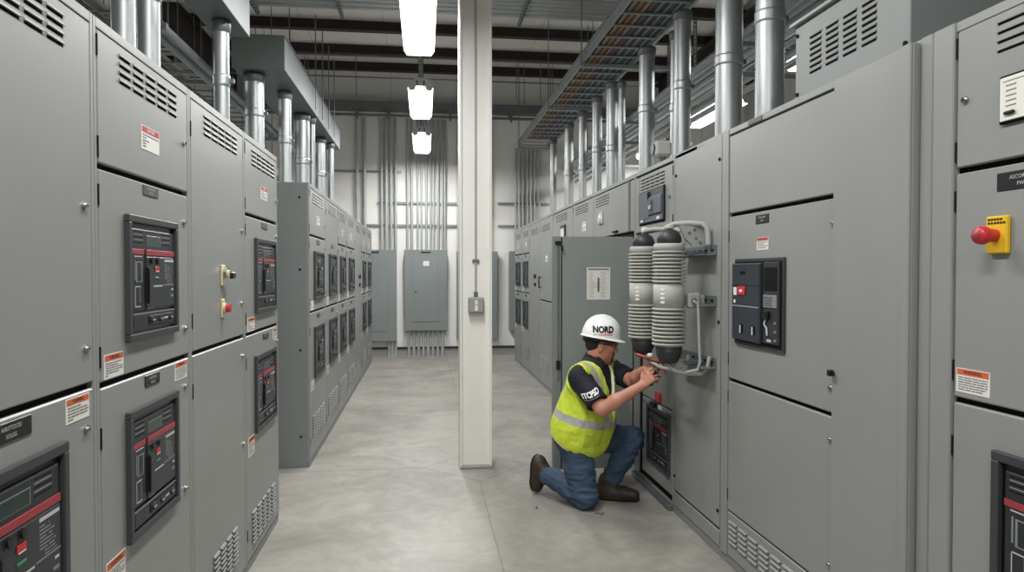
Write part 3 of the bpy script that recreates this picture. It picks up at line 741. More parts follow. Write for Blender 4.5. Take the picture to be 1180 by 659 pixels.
for i, (x, y, d, z1, cp) in enumerate(LPP):
    big_pipe(x, y, d, 2.3, z1, f'{nm[i]} shiny conduit from the left, rising from the near left cabinets', 'galvanised conduits on the near left row', cp)
L2P = [(-1.42, 6.12, .155, 3.245, (.62,)), (-1.28, 6.68, .112, 3.245, (.5,)), (-1.34, 7.05, .05, 3.245, ()), (-1.28, 7.6, .15, 3.245, (.45,)), (-1.2, 7.75, .06, 3.245, ()), (-1.3, 8.9, .155, 3.245, (.5,)), (-1.2, 9.25, .08, 3.245, ())]
for i, (x, y, d, z1, cp) in enumerate(L2P):
    big_pipe(x, y, d, 2.3, z1, f'{ORD[i]} shiny conduit from the front, under the far left wireway duct', 'galvanised conduits on the far left row', cp)

# wireway ducts over the left rows
t = thing('wireway_duct', 'grey metal wireway duct over the near left cabinets, leaving the top edge', 'duct', (-1.32, 1.6, 3.08))
MB().box(0, .215, 0, 3.05, 0, .34, 'galv_duct', .003).build('trough', t)
MB().box(-.008, .223, -.0, 3.055, .34, .352, 'galv_duct', .002).build('cover', t)
t = thing('wireway_duct', 'long grey wireway duct over the far left cabinets, blank end towards us', 'duct', (-1.555, 5.95, 3.25))
MB().box(0, .415, 0, 3.8, 0, .27, 'galv_duct', .004).build('trough', t)
MB().box(-.004, .419, -.006, 0, -.004, .274, 'duct_end', .003).build('end_plate', t)
MB().box(-.008, .423, 0, 3.8, .27, .28, 'galv_duct', .002).build('cover', t)
for k in range(4):
    MB().cyl((.44, 1.5+k*.5, .02), (.44, 1.5+k*.5, 1.0), .006, 'rod', n=8).build('hanger_rod', t)

def rod(x, y, z0, z1, label, group, r=.007):
    o = MB().cyl((0, 0, 0), (0, 0, z1-z0), r, 'rod', n=8).build('hanger_rod', None, loc=(x, y, z0), label=label, cat='rod', group=group)
    return o
# ------------------------------------------------------------------ ladder tray over the right row with its cables
TY0, TY1 = 2.2, 12.7
t = thing('cable_ladder', 'long ladder cable tray full of coloured cables above the right row', 'cable tray', (1.73, 0, 3.86))
for sx in (0, .53):
    q = 1 if sx == 0 else -1
    m = MB().box(sx-.003, sx+.003, TY0, TY1, -.01, .115, 'tray').box(sx, sx-q*.028, TY0, TY1, .108, .115, 'tray').box(sx, sx-q*.028, TY0, TY1, -.01, -.003, 'tray')
    m.build('side_rail', t)
rg = MB().box(.004, .526, -.012, .012, 0, .02, 'tray', .004).mesh('rung')
k = TY0 + .15
while k < TY1: put('rung', rg, t, (0, k, 0)); k += .305
rnd = random.Random(11)
slots = []
kinds_ = ['c_blk', 'c_blk', 'c_wh', 'c_or', 'c_blk', 'c_or', 'c_tan', 'c_blk', 'c_or', 'c_wh', 'c_blk', 'c_red', 'c_blue', 'c_blk', 'c_blue', 'c_wh', 'c_teal', 'c_blk', 'c_blue', 'c_wh', 'c_teal', 'c_blue', 'c_blk', 'c_wh', 'c_blue', 'c_blk']
cname = dict(c_or='orange', c_tan='tan', c_wh='off-white', c_blue='blue', c_blk='black', c_red='dull red', c_teal='dark teal')
cnt = {}
for i, kk in enumerate(kinds_):
    x = 1.755 + i*.0192; cnt[kk] = cnt.get(kk, 0) + 1
    pts = []; y = TY0
    while y <= TY1 - .05:
        pts.append((x, y, 3.891)); y += .7
    nth = '' if kinds_.count(kk) == 1 else ORD[cnt[kk]-1] + ' '
    MB().tube(pts, .0092, kk, 7).build('power_cable', label=f'{nth}{cname[kk]} cable from the left rail, lying in the ladder tray', cat='cable', group='cables lying in the ladder tray')
for i, y in enumerate((4.9, 7.42, 9.44, 12.45)):
    s = thing('trapeze_support', ('nearest', 'second', 'third', 'farthest')[i] + ' cross strut hanging under the right ladder tray', 'support', (1.68, y, 3.80), 0, 'trapeze struts under the ladder tray')
    L_ = 1.45 if i in (1,) else .66
    MB().box(0, L_, -.022, .022, 0, .042, 'tray', .003).build('strut', s)
    for x in (.015, .635): MB().cyl((x, 0, 0), (x, 0, 1.7), .006, 'rod', n=8).build('rod', s)
# conduits running along the aisle behind the right row
for i, (x, z, r) in enumerate(((2.62, 3.55, .03), (2.74, 3.60, .04), (2.88, 3.55, .03), (3.0, 3.72, .05), (3.16, 3.68, .045), (3.3, 3.85, .05), (2.72, 3.30, .028), (2.86, 3.30, .028), (3.05, 3.32, .03))):
    MB().cyl((0, 0, 0), (0, 10.6, 0), r, 'galv', n=14).build('horizontal_conduit', loc=(x, 2.4, z), label=f'{ORD[i]} long conduit running lengthwise behind the right row, counted from the aisle', cat='conduit', group='lengthwise conduits behind the right row')
for i, y in enumerate((3.4, 5.6, 8.7, 10.6)):
    s = thing('trapeze_support', f'{ORD[i]} cross strut from the front under the lengthwise right conduits', 'support', (2.5, y, 3.22), 0, 'trapeze struts behind the right row')
    MB().box(0, .95, -.02, .02, 0, .042, 'tray', .003).build('strut', s)
    MB().box(0, .95, -.02, .02, .26, .30, 'tray', .003).build('strut', s)
    for x in (.02, .93): MB().cyl((x, 0, 0), (x, 0, 2.2), .006, 'rod', n=8).build('rod', s)

# overhead bundle of conduits crossing the aisle near the top edge of the view
for i, (y, z, r) in enumerate(((7.75, 4.64, .028), (7.85, 4.64, .028), (7.97, 4.64, .035), (8.1, 4.64, .035), (8.24, 4.64, .04))):
    MB().cyl((0, 0, 0), (6.2, 0, 0), r, 'emt', n=14).build('crossing_conduit', loc=(-3.2, y, 4.604+r), label=f'{ORD[i]} overhead conduit crossing the aisle at the top of the view, front to back', cat='conduit', group='overhead conduits crossing the aisle')
for i, x in enumerate((-1.9, -.95, 1.15, 2.4)):
    s = thing('strut_hanger', f'{ORD[i]} slotted strut from the left holding the overhead crossing conduits', 'support', (x, 8.0, 4.56))
    m = MB().box(-.021, .021, -.4, .4, 0, .042, 'galv_dull', .003)
    for k in range(9): m.box(-.008, .008, -.37+k*.09, -.33+k*.09, -.001, .003, 'gap')
    m.build('strut', s)
    for y in (-.38, .38): MB().cyl((0, y, 0), (0, y, .97), .007, 'rod', n=8).build('rod', s)
for i, (y, z) in enumerate(((11.6, 5.1), (12.4, 4.98))):
    MB().cyl((0, 0, 0), (7.5, 0, 0), .014, 'rod', n=10).build('crossing_conduit', loc=(-3.6, y, z), label=f'{("nearer", "farther")[i]} thin pipe crossing below the dark ceiling beams', cat='conduit')

# ------------------------------------------------------------------ trays and conduits behind the left rows
for i, (x, z, w, y0, y1) in enumerate(((-2.15, 3.42, .28, 2.5, 7.2), (-2.75, 3.85, .4, 2.5, 12), (-2.2, 2.95, .3, 7.7, 12.4))):
    t = thing('cable_ladder', ('empty ladder tray behind the near left cabinets, close above their tops', 'wider empty ladder tray hung high behind the left cabinets', 'lower empty ladder tray behind the far left row')[i], 'cable tray', (x, 0, z))
    for sx in (-w/2, w/2): MB().box(sx-.004, sx+.004, y0, y1, 0, .09, 'tray').build('side_rail', t)
    rg = MB().box(-w/2+.004, w/2-.004, -.015, .015, .0, .02, 'tray').mesh('rung'); k = y0 + .1
    while k < y1: put('rung', rg, t, (0, k, 0)); k += .3
    k = y0 + .62
    while k < y1:
        m = MB(); m.M = Matrix.Translation((0, k, 0)); m.box(-w/2-.06, w/2+.06, -.02, .02, -.042, -.002, 'tray', .003)
        for sx in (-1, 1): m.cyl((sx*(w/2+.04), 0, -.04), (sx*(w/2+.04), 0, ZC-z-.02), .006, 'rod', n=8)
        m.build('trapeze_hanger', t); k += 1.3
for i, (x, z, r) in enumerate(((-1.85, 3.33, .03), (-1.95, 3.33, .03), (-2.5, 3.325, .025), (-2.62, 3.325, .025), (-3.05, 3.6, .03), (-3.2, 3.6, .03))):
    MB().cyl((0, 0, 0), (0, 10.2, 0), r, 'tray', n=12).build('horizontal_conduit', loc=(x, 2.6, z), label=f'{ORD[i]} lengthwise conduit behind the left rows, counted from the aisle', cat='conduit', group='lengthwise conduits behind the left rows')
for i, (x, y, z) in enumerate(((-2.5, 5.1, 3.3), (-2.4, 9.2, 3.3))):
    MB().box(-1.2, .74, -.02, .02, -.045, 0, 'tray', .003).cyl((.70, 0, 0), (.70, 0, ZC-z), .006, 'rod', n=8).cyl((-1.15, 0, 0), (-1.15, 0, ZC-z), .006, 'rod', n=8).build('strut_hanger', loc=(x, y, z), label=('nearer', 'farther')[i] + ' long strut on rods carrying conduits behind the left rows', cat='support')

# ------------------------------------------------------------------ back wall: panelboards, struts, conduits
def panelboard(x0, x1, z0, z1, label, tagg=True, keyx=.27, dep=.15):
    w = x1-x0; h = z1-z0
    t = thing('panelboard', label, 'electrical panel', (x0, 13.295-dep, z0), 0, 'panelboards on the back wall')
    MB().box(.01, w-.01, 0, dep, .01, h-.01, 'paint_side', .003).build('box', t)
    MB().box(0, w, -.014, 0, 0, h, 'paint_panel', .006).build('trim', t)
    d = MB().box(w*.21, w*.79, -.022, -.014, h*.11, h*.88, 'paint_panel', .004).build('door', t)
    MB().cyl((w*keyx, -.03, h*.51), (w*keyx, -.02, h*.51), .013, 'chrome', n=12).box(w*keyx-.012, w*keyx+.012, -.026, -.02, h*.47, h*.485, 'gap').build('lock', d)
    MB().box(w*.39, w*.62, -.017, -.014, h-.062, h-.035, 'plate').build('nameplate', t)
    if tagg: MB().box(w*.44, w*.58, -.026, -.022, h*.80, h*.86, 'sticker').build('paper_tag', t)
    return t
panelboard(-.376, .427, .485, 2.003, 'middle grey panelboard on the back wall with a white tag')
panelboard(-1.36, -.51, .29, 2.0, 'grey panelboard on the back wall beside the far left cabinets', False)
panelboard(.60, 1.385, .31, 1.975, 'grey panelboard on the back wall, mostly hidden behind the white column', False, dep=.12)
panelboard(1.60, 2.2, .47, 1.98, 'grey panelboard on the back wall behind the far right cabinets', False, dep=.24)

def rail(x0, x1, z, label):
    m = MB().box(x0, x1, 13.255, 13.295, z-.021, z+.021, 'tray', .002)
    x = x0 + .05
    while x < x1 - .05: m.box(x, x+.03, 13.2535, 13.255, z-.006, z+.006, 'gap'); x += .06
    m.build('wall_strut', label=label, cat='strut', group='mounting struts on the back wall')
rail(-1.72, -.42, 3.47, 'upper left mounting strut on the back wall')
rail(-.87, .75, 2.89, 'middle mounting strut on the back wall left of the column')
rail(-1.3, .75, 2.465, 'lowest mounting strut on the back wall left of the column')
rail(1.40, 2.4, 2.90, 'upper mounting strut on the back wall right of the column')
rail(1.40, 2.4, 2.47, 'lower mounting strut on the back wall right of the column')
t = thing('wall_cable_trough', 'long grey cable trough fixed high across the back wall', 'cable tray', (-3.2, 13.0, 4.46))
MB().box(0, 8, -.004, .004, .12, .26, 'galv_duct').box(0, 8, .0, .28, .12, .126, 'galv_duct').build('trough', t)
MB().box(0, 8, .02, .06, -.01, .035, 'galv_dull', .003).build('strut', t)
for k in range(14):
    MB().box(.25+k*.57, .29+k*.57, -.03, .30, .06, .12, 'galv_dull', .003).box(.25+k*.57, .29+k*.57, .0, .06, -.06, .1, 'galv_dull', .003).build('bracket', t)

def wall_conduits(xs, z0, z1, r, what, group, y=13.235):
    for i, x in enumerate(xs):
        rr = r*(1.25 if i % 3 == 1 else 1)
        m = MB().cyl((0, 0, 0), (0, 0, z1-z0), rr, 'emt', n=10)
        o = m.build('wall_conduit', loc=(x, y, z0), label=f'{ORD[i]} conduit from the left {what}', cat='conduit', group=group)
def lin_(a, b, n): return [a + (b-a)*i/(n-1) for i in range(n)]
wall_conduits([-1.24, -1.10], 2.35, 4.46, .026, 'in the pair farthest left on the back wall', 'conduit pair at the left of the back wall')
wall_conduits(lin_(-.79, -.53, 4), 2.0, 4.46, .025, 'rising above the left panelboard', 'conduits above the left panelboard')
wall_conduits([-.31, -.23, -.12, -.05, .04, .12, .18, .26, .34, .39], 2.0, 4.46, .021, 'rising above the middle panelboard', 'conduits above the middle panelboard')
wall_conduits([.64, .72, .80, 1.1, 1.25], 1.97, 4.46, .021, 'rising behind the white column', 'conduits behind the column')
wall_conduits([1.74, 1.81, 1.88, 1.97, 2.04, 2.11, 2.2], 1.97, 3.95, .022, 'rising behind the far right cabinets', 'conduits at the right of the back wall')
wall_conduits(lin_(-.29, .34, 8), .0, .49, .026, 'between middle panelboard and floor', 'conduits below the middle panelboard')
wall_conduits(lin_(-.66, -.54, 3), .0, .30, .028, 'between left panelboard and floor', 'conduits below the left panelboard')
# rods hanging in front of the back wall
for i, x in enumerate((-2.6, -2.1, -1.95, -1.6, -1.15)): rod(x, 12.85 if i % 2 else 12.2, 4.6, ZC, f'{ORD[i]} thin hanging rod from the left, left of the light fixtures', 'thin ceiling rods at left')
for i, x in enumerate((1.62, 1.85, 2.05, 2.35, 2.7)): rod(x, 12.85 if i % 2 else 12.2, 4.6, ZC, f'{ORD[i]} thin hanging rod right of the white column', 'thin ceiling rods at right')

# ------------------------------------------------------------------ light fixtures
def fixture(x, y, label, L_=1.42, watts=60):
    t = thing('linear_light', label, 'light fixture', (x, y, 3.70), 0, 'linear light fixtures')
    h = L_/2
    m = MB().prism([(-.115, .0), (.115, .0), (.148, .05), (.13, .105), (-.13, .105), (-.148, .05)], 1, -h, h, 'lens'); m.build('lens', t)
    MB().box(-.075, .075, -h, h, .105, .16, 'fixture', .01).build('housing', t)
    for s in (-1, 1):
        m = MB().prism([(-.12, .004), (-.07, .012), (-.05, .06), (.05, .06), (.07, .012), (.12, .004), (.15, .05), (.132, .11), (-.132, .11), (-.15, .05)], 1, s*h-.003, s*h+.010, 'fixture')
        for xx in (-.04, .04): m.box(xx-.012, xx+.012, s*h-.005, s*h+.02, .06, .125, 'rod', .003)
        m.build('end_cap', t)
    for s in (-1, 1):
        m = MB(); z = .16; k = 0
        while z < ZC - 3.70:
            if k % 2: m.box(-.017, .017, s*(h-.06)-.004, s*(h-.06)+.004, z, z+.055, 'emt', .003)
            else: m.box(-.004, .004, s*(h-.06)-.012, s*(h-.06)+.012, z-.008, z+.03, 'galv_dull', .003)
            z += .034; k += 1
        m.box(-.026, -.018, s*(h-.06)-.01, s*(h-.06)+.01, .16, ZC-3.70, 'rod'); m.box(.018, .026, s*(h-.06)-.01, s*(h-.06)+.01, .16, ZC-3.70, 'rod')
        m.build('hanger_chain', t)
    la = bpy.data.lights.new('tube_lamp', 'AREA'); la.shape = 'RECTANGLE'; la.size = .24; la.size_y = L_ - .04; la.energy = watts; la.color = (1.0, .995, .98)
    la.spread = radians(175)
    lo = bpy.data.objects.new('tube_lamp', la); COL.objects.link(lo); lo.location = (x, y, 3.694)
    return t
WATT = 66
fixture(-.045, 6.2, 'largest bright linear light hanging over the aisle, at the top edge', watts=WATT)
fixture(-.04, 9.0, 'middle bright linear light hanging over the aisle', 1.5, WATT)
fixture(-.035, 11.75, 'farthest bright linear light over the aisle, before the back wall', 1.6, WATT)
for i, y in enumerate((3.45, .7, -2.05)):
    fixture(-.045, y, ('linear light over the aisle just above the view', 'linear light hanging above the camera', 'linear light behind the camera')[i], watts=WATT)
fixture(3.93, 9.1, 'bright slanting light beyond the right row, between two conduits', 1.5, WATT*.8)
fixture(4.1, 12.0, 'small bright light beyond the right row near the back wall', 1.4, WATT*.8)
fixture(3.93, 6.2, 'linear light over the next aisle, hidden behind right cabinets', 1.5, WATT*.7)
fixture(-3.9, 6.2, 'added unseen linear light brightening the space behind the near left cabinets', 1.4, WATT*.35)  # no fixture visible here; added to lighten the dark area behind this row
fixture(-3.9, 11.0, 'added unseen linear light brightening the space behind the far left cabinets', 1.4, WATT*.7)  # unseen as well, added to raise the light level on this side
# small security camera-like lamp head on the right row
t = thing('emergency_lamp', 'small white emergency lamp on top of the right row, before the pipes', 'lamp', (1.78, 5.05, HR))
MB().box(-.05, .05, -.05, .05, 0, .03, 'ceramic_band', .006).build('base', t)
MB().tube([(0, 0, .03), (0, -.01, .09), (-.02, -.02, .12)], .022, 'galv_dull', 10).build('bracket', t)
MB().box(-.075, .055, -.055, .055, .10, .22, 'ceramic_band', .02).build('housing', t)
MB().cyl((-.085, 0, .16), (-.073, 0, .16), .042, 'navy_case', n=18).build('lens', t)

w = bpy.data.worlds.new('world'); scn.world = w; w.use_nodes = True
w.node_tree.nodes['Background'].inputs['Color'].default_value = (.8, .85, .9, 1); w.node_tree.nodes['Background'].inputs['Strength'].default_value = 0.05
scn.view_settings.view_transform = 'Standard'
scn.view_settings.look = 'None'
scn.view_settings.exposure = 0.07
scn.cycles.max_bounces = 8; scn.cycles.diffuse_bounces = 4
scn.cycles.sample_clamp_indirect = 6
# ------------------------------------------------------------------ pole insulators on the blank right panel
def insulator(x, y, label):
    t = thing('bushing_insulator', label, 'insulator', (x, y, 1.055), 0, 'ribbed grey insulators')
    H0 = 1.055
    pr = [(.0, .088), (.075, .088)]
    def ribs(z0, z1, n, r1, r0):
        out = []; p = (z1-z0)/n
        for i in range(n):
            z = z0 + i*p
            out += [(r0-.008, z), (r0-.008, z+p*.30), (r0, z+p*.32), (r1-.002, z+p*.40), (r1, z+p*.50), (r1, z+p*.84), (r1-.004, z+p*.93), (r0, z+p*.98)]
        return out
    prof = pr + ribs(.095, .318, 10, .096, .079) + [(.089, .322), (.089, .452)] + ribs(.455, .645, 9, .095, .078) + [(.089, .648), (.089, .678), (.082, .686), (.0, .686)]
    b = MB(); b.lathe(prof, 'ceramic', n=40); body = b.build('ribbed_body', t)
    MB().lathe([(.062, .684), (.070, .70), (.070, .72), (.058, .748), (.034, .766), (0, .772)], 'rubber', n=32).build('dome_cap', t)
    MB().lathe([(0, -.002), (.046, -.001), (.055, .01), (.072, .05), (.078, .092), (.0, .092)], 'rubber', n=32).build('base_cap', t)
    m = MB()
    for k in range(4): m.box(-.012, .012, -.0905, -.0885, .345+k*.024, .357+k*.024, 'text_white')
    o = m.build('markings', t); o.rotation_euler = (0, 0, -.75)
    return t
insulator(1.40, 3.86, 'nearer tall ribbed grey insulator held in front of the right cabinets')
insulator(1.40, 4.33, 'farther ribbed grey insulator, partly behind the nearer one')
FX = 1.619
# brackets
for z, nm_, yl in ((1.70, 'upper', 4.42), (1.415, 'middle', 4.12), (1.065, 'lower', 4.38)):
    t = thing('mounting_bracket', f'{nm_} steel bracket holding the ribbed insulators off the cabinet', 'bracket', (FX, 3.70, z))
    m = MB().box(-.006, 0, 0, yl-3.70, -.03, .03, 'galv_dull', .002).box(-.085, -.006, 0, .42 if nm_ != 'middle' else .16, -.03, -.022, 'galv_dull', .002)
    for k in range(4): m.box(-.0075, -.005, .03+k*.09, .07+k*.09, -.006, .008, 'gap')
    m.build('angle_rail', t)
    for yy, tagn in ((.16, 'arm'), (.63, 'arm')):
        if nm_ == 'middle':
            MB().box(-.128, -.006, yy-.02, yy+.02, -.03, .03, 'epoxy', .008).build(tagn, t)
            if yy < .3:
                MB().box(-.13, -.055, yy-.075, yy-.02, -.045, .045, 'epoxy', .012).cyl((-.10, yy-.09, .0), (-.10, yy-.07, 0), .016, 'galv_dull', n=10).build('clamp_block', t)
        else:
            MB().box(-.124, -.006, yy-.018, yy+.018, -.022, .0, 'galv_dull', .004).build(tagn, t)
# upper terminal: tube from dome to the cabinet plus cast plate
t = thing('terminal_link', 'grey tube arching from the nearer insulator cap to the cabinet', 'connector', (1.40, 3.86, 1.83))
MB().tube([(0, 0, -.002), (.0, -.0, .012), (.03, -.01, .024), (.10, -.04, .028), (.165, -.075, .022), (.19, -.09, .0), (.197, -.095, -.06), (.197, -.095, -.098)], .016, 'epoxy', 12).build('tube', t)
MB().lathe([(.03, -.003), (.032, .008), (.018, .02), (0, .02)], 'epoxy', n=18).build('cap_clamp', t)
m = MB().prism([(.04, .012), (.185, .008), (.20, -.10), (.12, -.102), (.075, -.06)], 1, -.055, -.035, 'epoxy')
for q in ((.10, -.03), (.14, -.06), (.165, -.085), (.13, -.012)): m.cyl((q[0], -.058, q[1]), (q[0], -.0545, q[1]), .009, 'galv_dull', n=10)
m.build('cast_plate', t)
t = thing('terminal_link', 'pale tube running from the farther insulator cap to the cabinet', 'connector', (1.40, 4.33, 1.83))
MB().tube([(0, 0, -.002), (.0, -.01, .012), (.05, -.06, .02), (.12, -.16, .015), (.20, -.22, .0), (.214, -.23, -.03)], .015, 'epoxy', 12).build('tube', t)
MB().box(-.015, .02, -.03, .01, .002, .035, 'sticker', .006).build('cap_clamp', t)
# earthing rods and pipes at the lower right
t = thing('linkage_rod', 'thin grey rod running down beside the nearer insulator', 'rod', (1.535, 3.76, 1.07))
MB().tube([(-.03, .0, .345), (-.005, -.005, .33), (.0, -.005, .3), (.012, -.005, 0), (.0, -.003, -.045), (-.06, .02, -.062)], .0095, 'epoxy', 10).build('rod', t)
t = thing('linkage_pipe', 'bent pale pipe under the nearer insulator leading to the cabinet', 'pipe', (1.40, 3.86, 1.045))
MB().tube([(-.005, .0, -.002), (.03, -.01, -.035), (.10, -.05, -.05), (.16, -.09, -.045), (.19, -.11, -.01), (.195, -.115, .04), (.2, -.115, .055)], .012, 'epoxy', 10).build('pipe', t)
t = thing('linkage_pipe', 'second bent pale pipe linking both insulator bases', 'pipe', (1.40, 4.33, 1.045))
MB().tube([(.0, .0, .0), (.02, -.08, -.035), (.03, -.25, -.048), (.05, -.40, -.045), (.11, -.46, .0), (.12, -.47, .05)], .010, 'epoxy', 10).build('pipe', t)
t = thing('clamp', 'small copper-red clamp with pale caps under the farther insulator', 'clamp', (1.41, 4.22, 1.03))
MB().tube([(-.06, .08, .02), (-.02, .03, .008), (.03, -.04, -.006), (.06, -.09, -.01)], .012, 'copper', 8).build('strap', t)
for q in ((.0, 0, .02), (.045, -.10, .0)): MB().lathe([(0, -.01), (.016, -.008), (.02, .004), (.014, .016), (0, .018)], 'sticker', q, 16).build('cap', t)

# ------------------------------------------------------------------ the kneeling man: smooth-blended solids turned into single surfaces
class Field:
    def __init__(s, lo, hi, h):
        s.h = h; s.lo = np.array(lo, float); n = np.ceil((np.array(hi)-s.lo)/h).astype(int) + 1
        s.ax = [s.lo[i] + h*np.arange(n[i]) for i in range(3)]
        s.f = np.full(n, .25, np.float32)
    def region(s, lo, hi):
        sl = []
        for i in range(3):
            a = int(np.clip(np.floor((lo[i]-s.lo[i])/s.h), 0, len(s.ax[i]))); b = int(np.clip(np.ceil((hi[i]-s.lo[i])/s.h)+1, 0, len(s.ax[i])))
            sl.append(slice(a, b))
        X = s.ax[0][sl[0]][:, None, None]; Y = s.ax[1][sl[1]][None, :, None]; Z = s.ax[2][sl[2]][None, None, :]
        return tuple(sl), X, Y, Z
    def union(s, sl, d, k):
        a = s.f[sl]
        if k > 0:
            h = np.clip(.5 + .5*(a-d)/k, 0, 1); s.f[sl] = a + (d-a)*h - k*h*(1-h)
        else: s.f[sl] = np.minimum(a, d)
    def cap(s, p0, p1, r0, r1=None, k=.02, sub=False):
        r1 = r0 if r1 is None else r1; p0 = np.array(p0, float); p1 = np.array(p1, float); R = max(r0, r1) + .05 + k
        sl, X, Y, Z = s.region(np.minimum(p0, p1)-R, np.maximum(p0, p1)+R)
        if s.f[sl].size == 0: return s
        v = p1-p0; L2 = max(v.dot(v), 1e-9)
        t = np.clip(((X-p0[0])*v[0] + (Y-p0[1])*v[1] + (Z-p0[2])*v[2])/L2, 0, 1)
        d = np.sqrt((X-p0[0]-t*v[0])**2 + (Y-p0[1]-t*v[1])**2 + (Z-p0[2]-t*v[2])**2) - (r0 + (r1-r0)*t)
        if sub: s.subtract(sl, d, k)
        else: s.union(sl, d.astype(np.float32), k)
        return s
    def subtract(s, sl, d, k=0):
        a = s.f[sl]; d = -d
        if k > 0:
            h = np.clip(.5 - .5*(a-d)/k, 0, 1); s.f[sl] = a + (d-a)*h + k*h*(1-h)
        else: s.f[sl] = np.maximum(a, d)
    def ell(s, c, r, B=None, k=.02, sub=False):
        c = np.array(c, float); B = np.eye(3) if B is None else np.array(B, float); R = max(r) + .05 + k
        sl, X, Y, Z = s.region(c-R, c+R)
        if s.f[sl].size == 0: return s
        q = [((X-c[0])*B[i][0] + (Y-c[1])*B[i][1] + (Z-c[2])*B[i][2])/r[i] for i in range(3)]
        k0 = np.sqrt(q[0]**2 + q[1]**2 + q[2]**2) + 1e-9; k1 = np.sqrt((q[0]/r[0])**2 + (q[1]/r[1])**2 + (q[2]/r[2])**2) + 1e-9
        d = np.maximum(k0*(k0-1)/k1, -min(r)).astype(np.float32)
        if sub: s.subtract(sl, d, k)
        else: s.union(sl, d, k)
        return s
    def grid(s): return s.ax[0][:, None, None], s.ax[1][None, :, None], s.ax[2][None, None, :]
    def mesh(s, name, m, smooth_it=1):
        f = s.f; h = s.h
        ins = f < 0
        c = [ins[i:ins.shape[0]-1+i, j:ins.shape[1]-1+j, k:ins.shape[2]-1+k] for i in (0, 1) for j in (0, 1) for k in (0, 1)]
        cnt = sum(x.astype(np.int8) for x in c); I, J, K = np.nonzero((cnt > 0) & (cnt < 8))
        idx = np.full(cnt.shape, -1, np.int32); idx[I, J, K] = np.arange(len(I))
        acc = np.zeros((len(I), 3)); num = np.zeros(len(I))
        for a in range(3):
            for u in (0, 1):
                for v in (0, 1):
                    o0 = [0, 0, 0]; o = [q for q in range(3) if q != a]; o0[o[0]] = u; o0[o[1]] = v; o1 = list(o0); o1[a] = 1
                    fa = f[I+o0[0], J+o0[1], K+o0[2]]; fb = f[I+o1[0], J+o1[1], K+o1[2]]
                    w = (fa < 0) != (fb < 0); t = np.where(w, fa/np.where(w, fa-fb, 1), 0)
                    p = np.zeros((len(I), 3)); p[:] = o0; p[:, a] = t
                    acc[w] += p[w]; num += w
        P = (acc/num[:, None] + np.stack([I, J, K], 1))*h + s.lo
        quads = []
        for a in range(3):
            o = [q for q in range(3) if q != a]
            s0 = [slice(None)]*3; s1 = [slice(None)]*3; s0[a] = slice(0, -1); s1[a] = slice(1, None)
            A = ins[tuple(s0)]; Bq = ins[tuple(s1)]
            E = np.argwhere(A != Bq)
            E = E[(E[:, o[0]] > 0) & (E[:, o[1]] > 0) & (E[:, o[0]] < f.shape[o[0]]-1) & (E[:, o[1]] < f.shape[o[1]]-1)]
            def cell(du, dv):
                q = E.copy(); q[:, o[0]] -= du; q[:, o[1]] -= dv; return idx[q[:, 0], q[:, 1], q[:, 2]]
            Q = np.stack([cell(1, 1), cell(0, 1), cell(0, 0), cell(1, 0)], 1)
            flip = ~A[E[:, 0], E[:, 1], E[:, 2]]
            if a == 1: flip = ~flip
            Q[flip] = Q[flip][:, ::-1]; quads.append(Q)
        Q = np.concatenate(quads); Q = Q[(Q >= 0).all(1)]
        if smooth_it:
            ed = np.concatenate([Q[:, [0, 1]], Q[:, [1, 2]], Q[:, [2, 3]], Q[:, [3, 0]]])
            for _ in range(smooth_it):
                S = np.zeros_like(P); n = np.zeros(len(P))
                np.add.at(S, ed[:, 0], P[ed[:, 1]]); np.add.at(S, ed[:, 1], P[ed[:, 0]]); np.add.at(n, ed[:, 0], 1); np.add.at(n, ed[:, 1], 1)
                P = .5*P + .5*S/np.maximum(n, 1)[:, None]
        me = bpy.data.meshes.new(name); me.from_pydata(P.tolist(), [], Q.tolist())
        me.polygons.foreach_set('use_smooth', [True]*len(me.polygons)); me.materials.append(MAT[m]); me.update()
        return me
def nrm(v): v = np.array(v, float); return v/np.linalg.norm(v)
def wrinkle(me, amp, scale, stretch=(1, 1, 1), where=None):
    N_ = [Vector(q.vector) for q in me.vertex_normals]
    for i, v in enumerate(me.vertices):
        p = Vector((v.co.x*stretch[0], v.co.y*stretch[1], v.co.z*stretch[2]))*scale
        a = amp*(where(v.co) if where else 1.0)
        n = 1 - abs(noise.noise(p))*2.2
        v.co = v.co + N_[i]*(a*n)
    me.update()

th = radians(38); FT = np.array([cos(th), -sin(th), 0.0]); RT = np.array([-sin(th), -cos(th), 0.0])
SH_R = np.array([1.012, 4.475, .883]); SH_L = np.array([1.300, 4.765, .893])
PEL = np.array([1.055, 4.665, .43]); CHEST = np.array([1.125, 4.63, .79])
UPT = nrm(CHEST - PEL); FT2 = nrm(FT - UPT*FT.dot(UPT)); BT = [RT, FT2, nrm(np.cross(RT, FT2))]
if BT[2][2] < 0: BT[2] = -BT[2]
HIP_R = np.array([1.005, 4.585, .425]); HIP_L = np.array([1.12, 4.75, .425])
KN_R = np.array([1.062, 4.51, .082]); AN_R = np.array([.852, 4.80, .150])
KN_L = np.array([1.462, 4.76, .392]); AN_L = np.array([1.272, 4.69, .115])
EL_R = np.array([1.118, 4.29, .705]); WR_R = np.array([1.352, 4.205, .866])
EL_L = np.array([1.385, 4.50, .850]); WR_L = np.array([1.412, 4.305, .958])
HD = np.array([1.192, 4.60, 1.092])
ha = radians(6); hp = radians(-9)
HF = np.array([cos(ha)*cos(hp), -sin(ha)*cos(hp), sin(hp)]); HR_ = np.array([-sin(ha), -cos(ha), 0]); HU = nrm(np.cross(HR_, HF)); HB = [HF, HR_, HU]
def hp_(a, b, c): return HD + HF*a + HR_*b + HU*c
NECK = np.array([1.155, 4.61, .955])

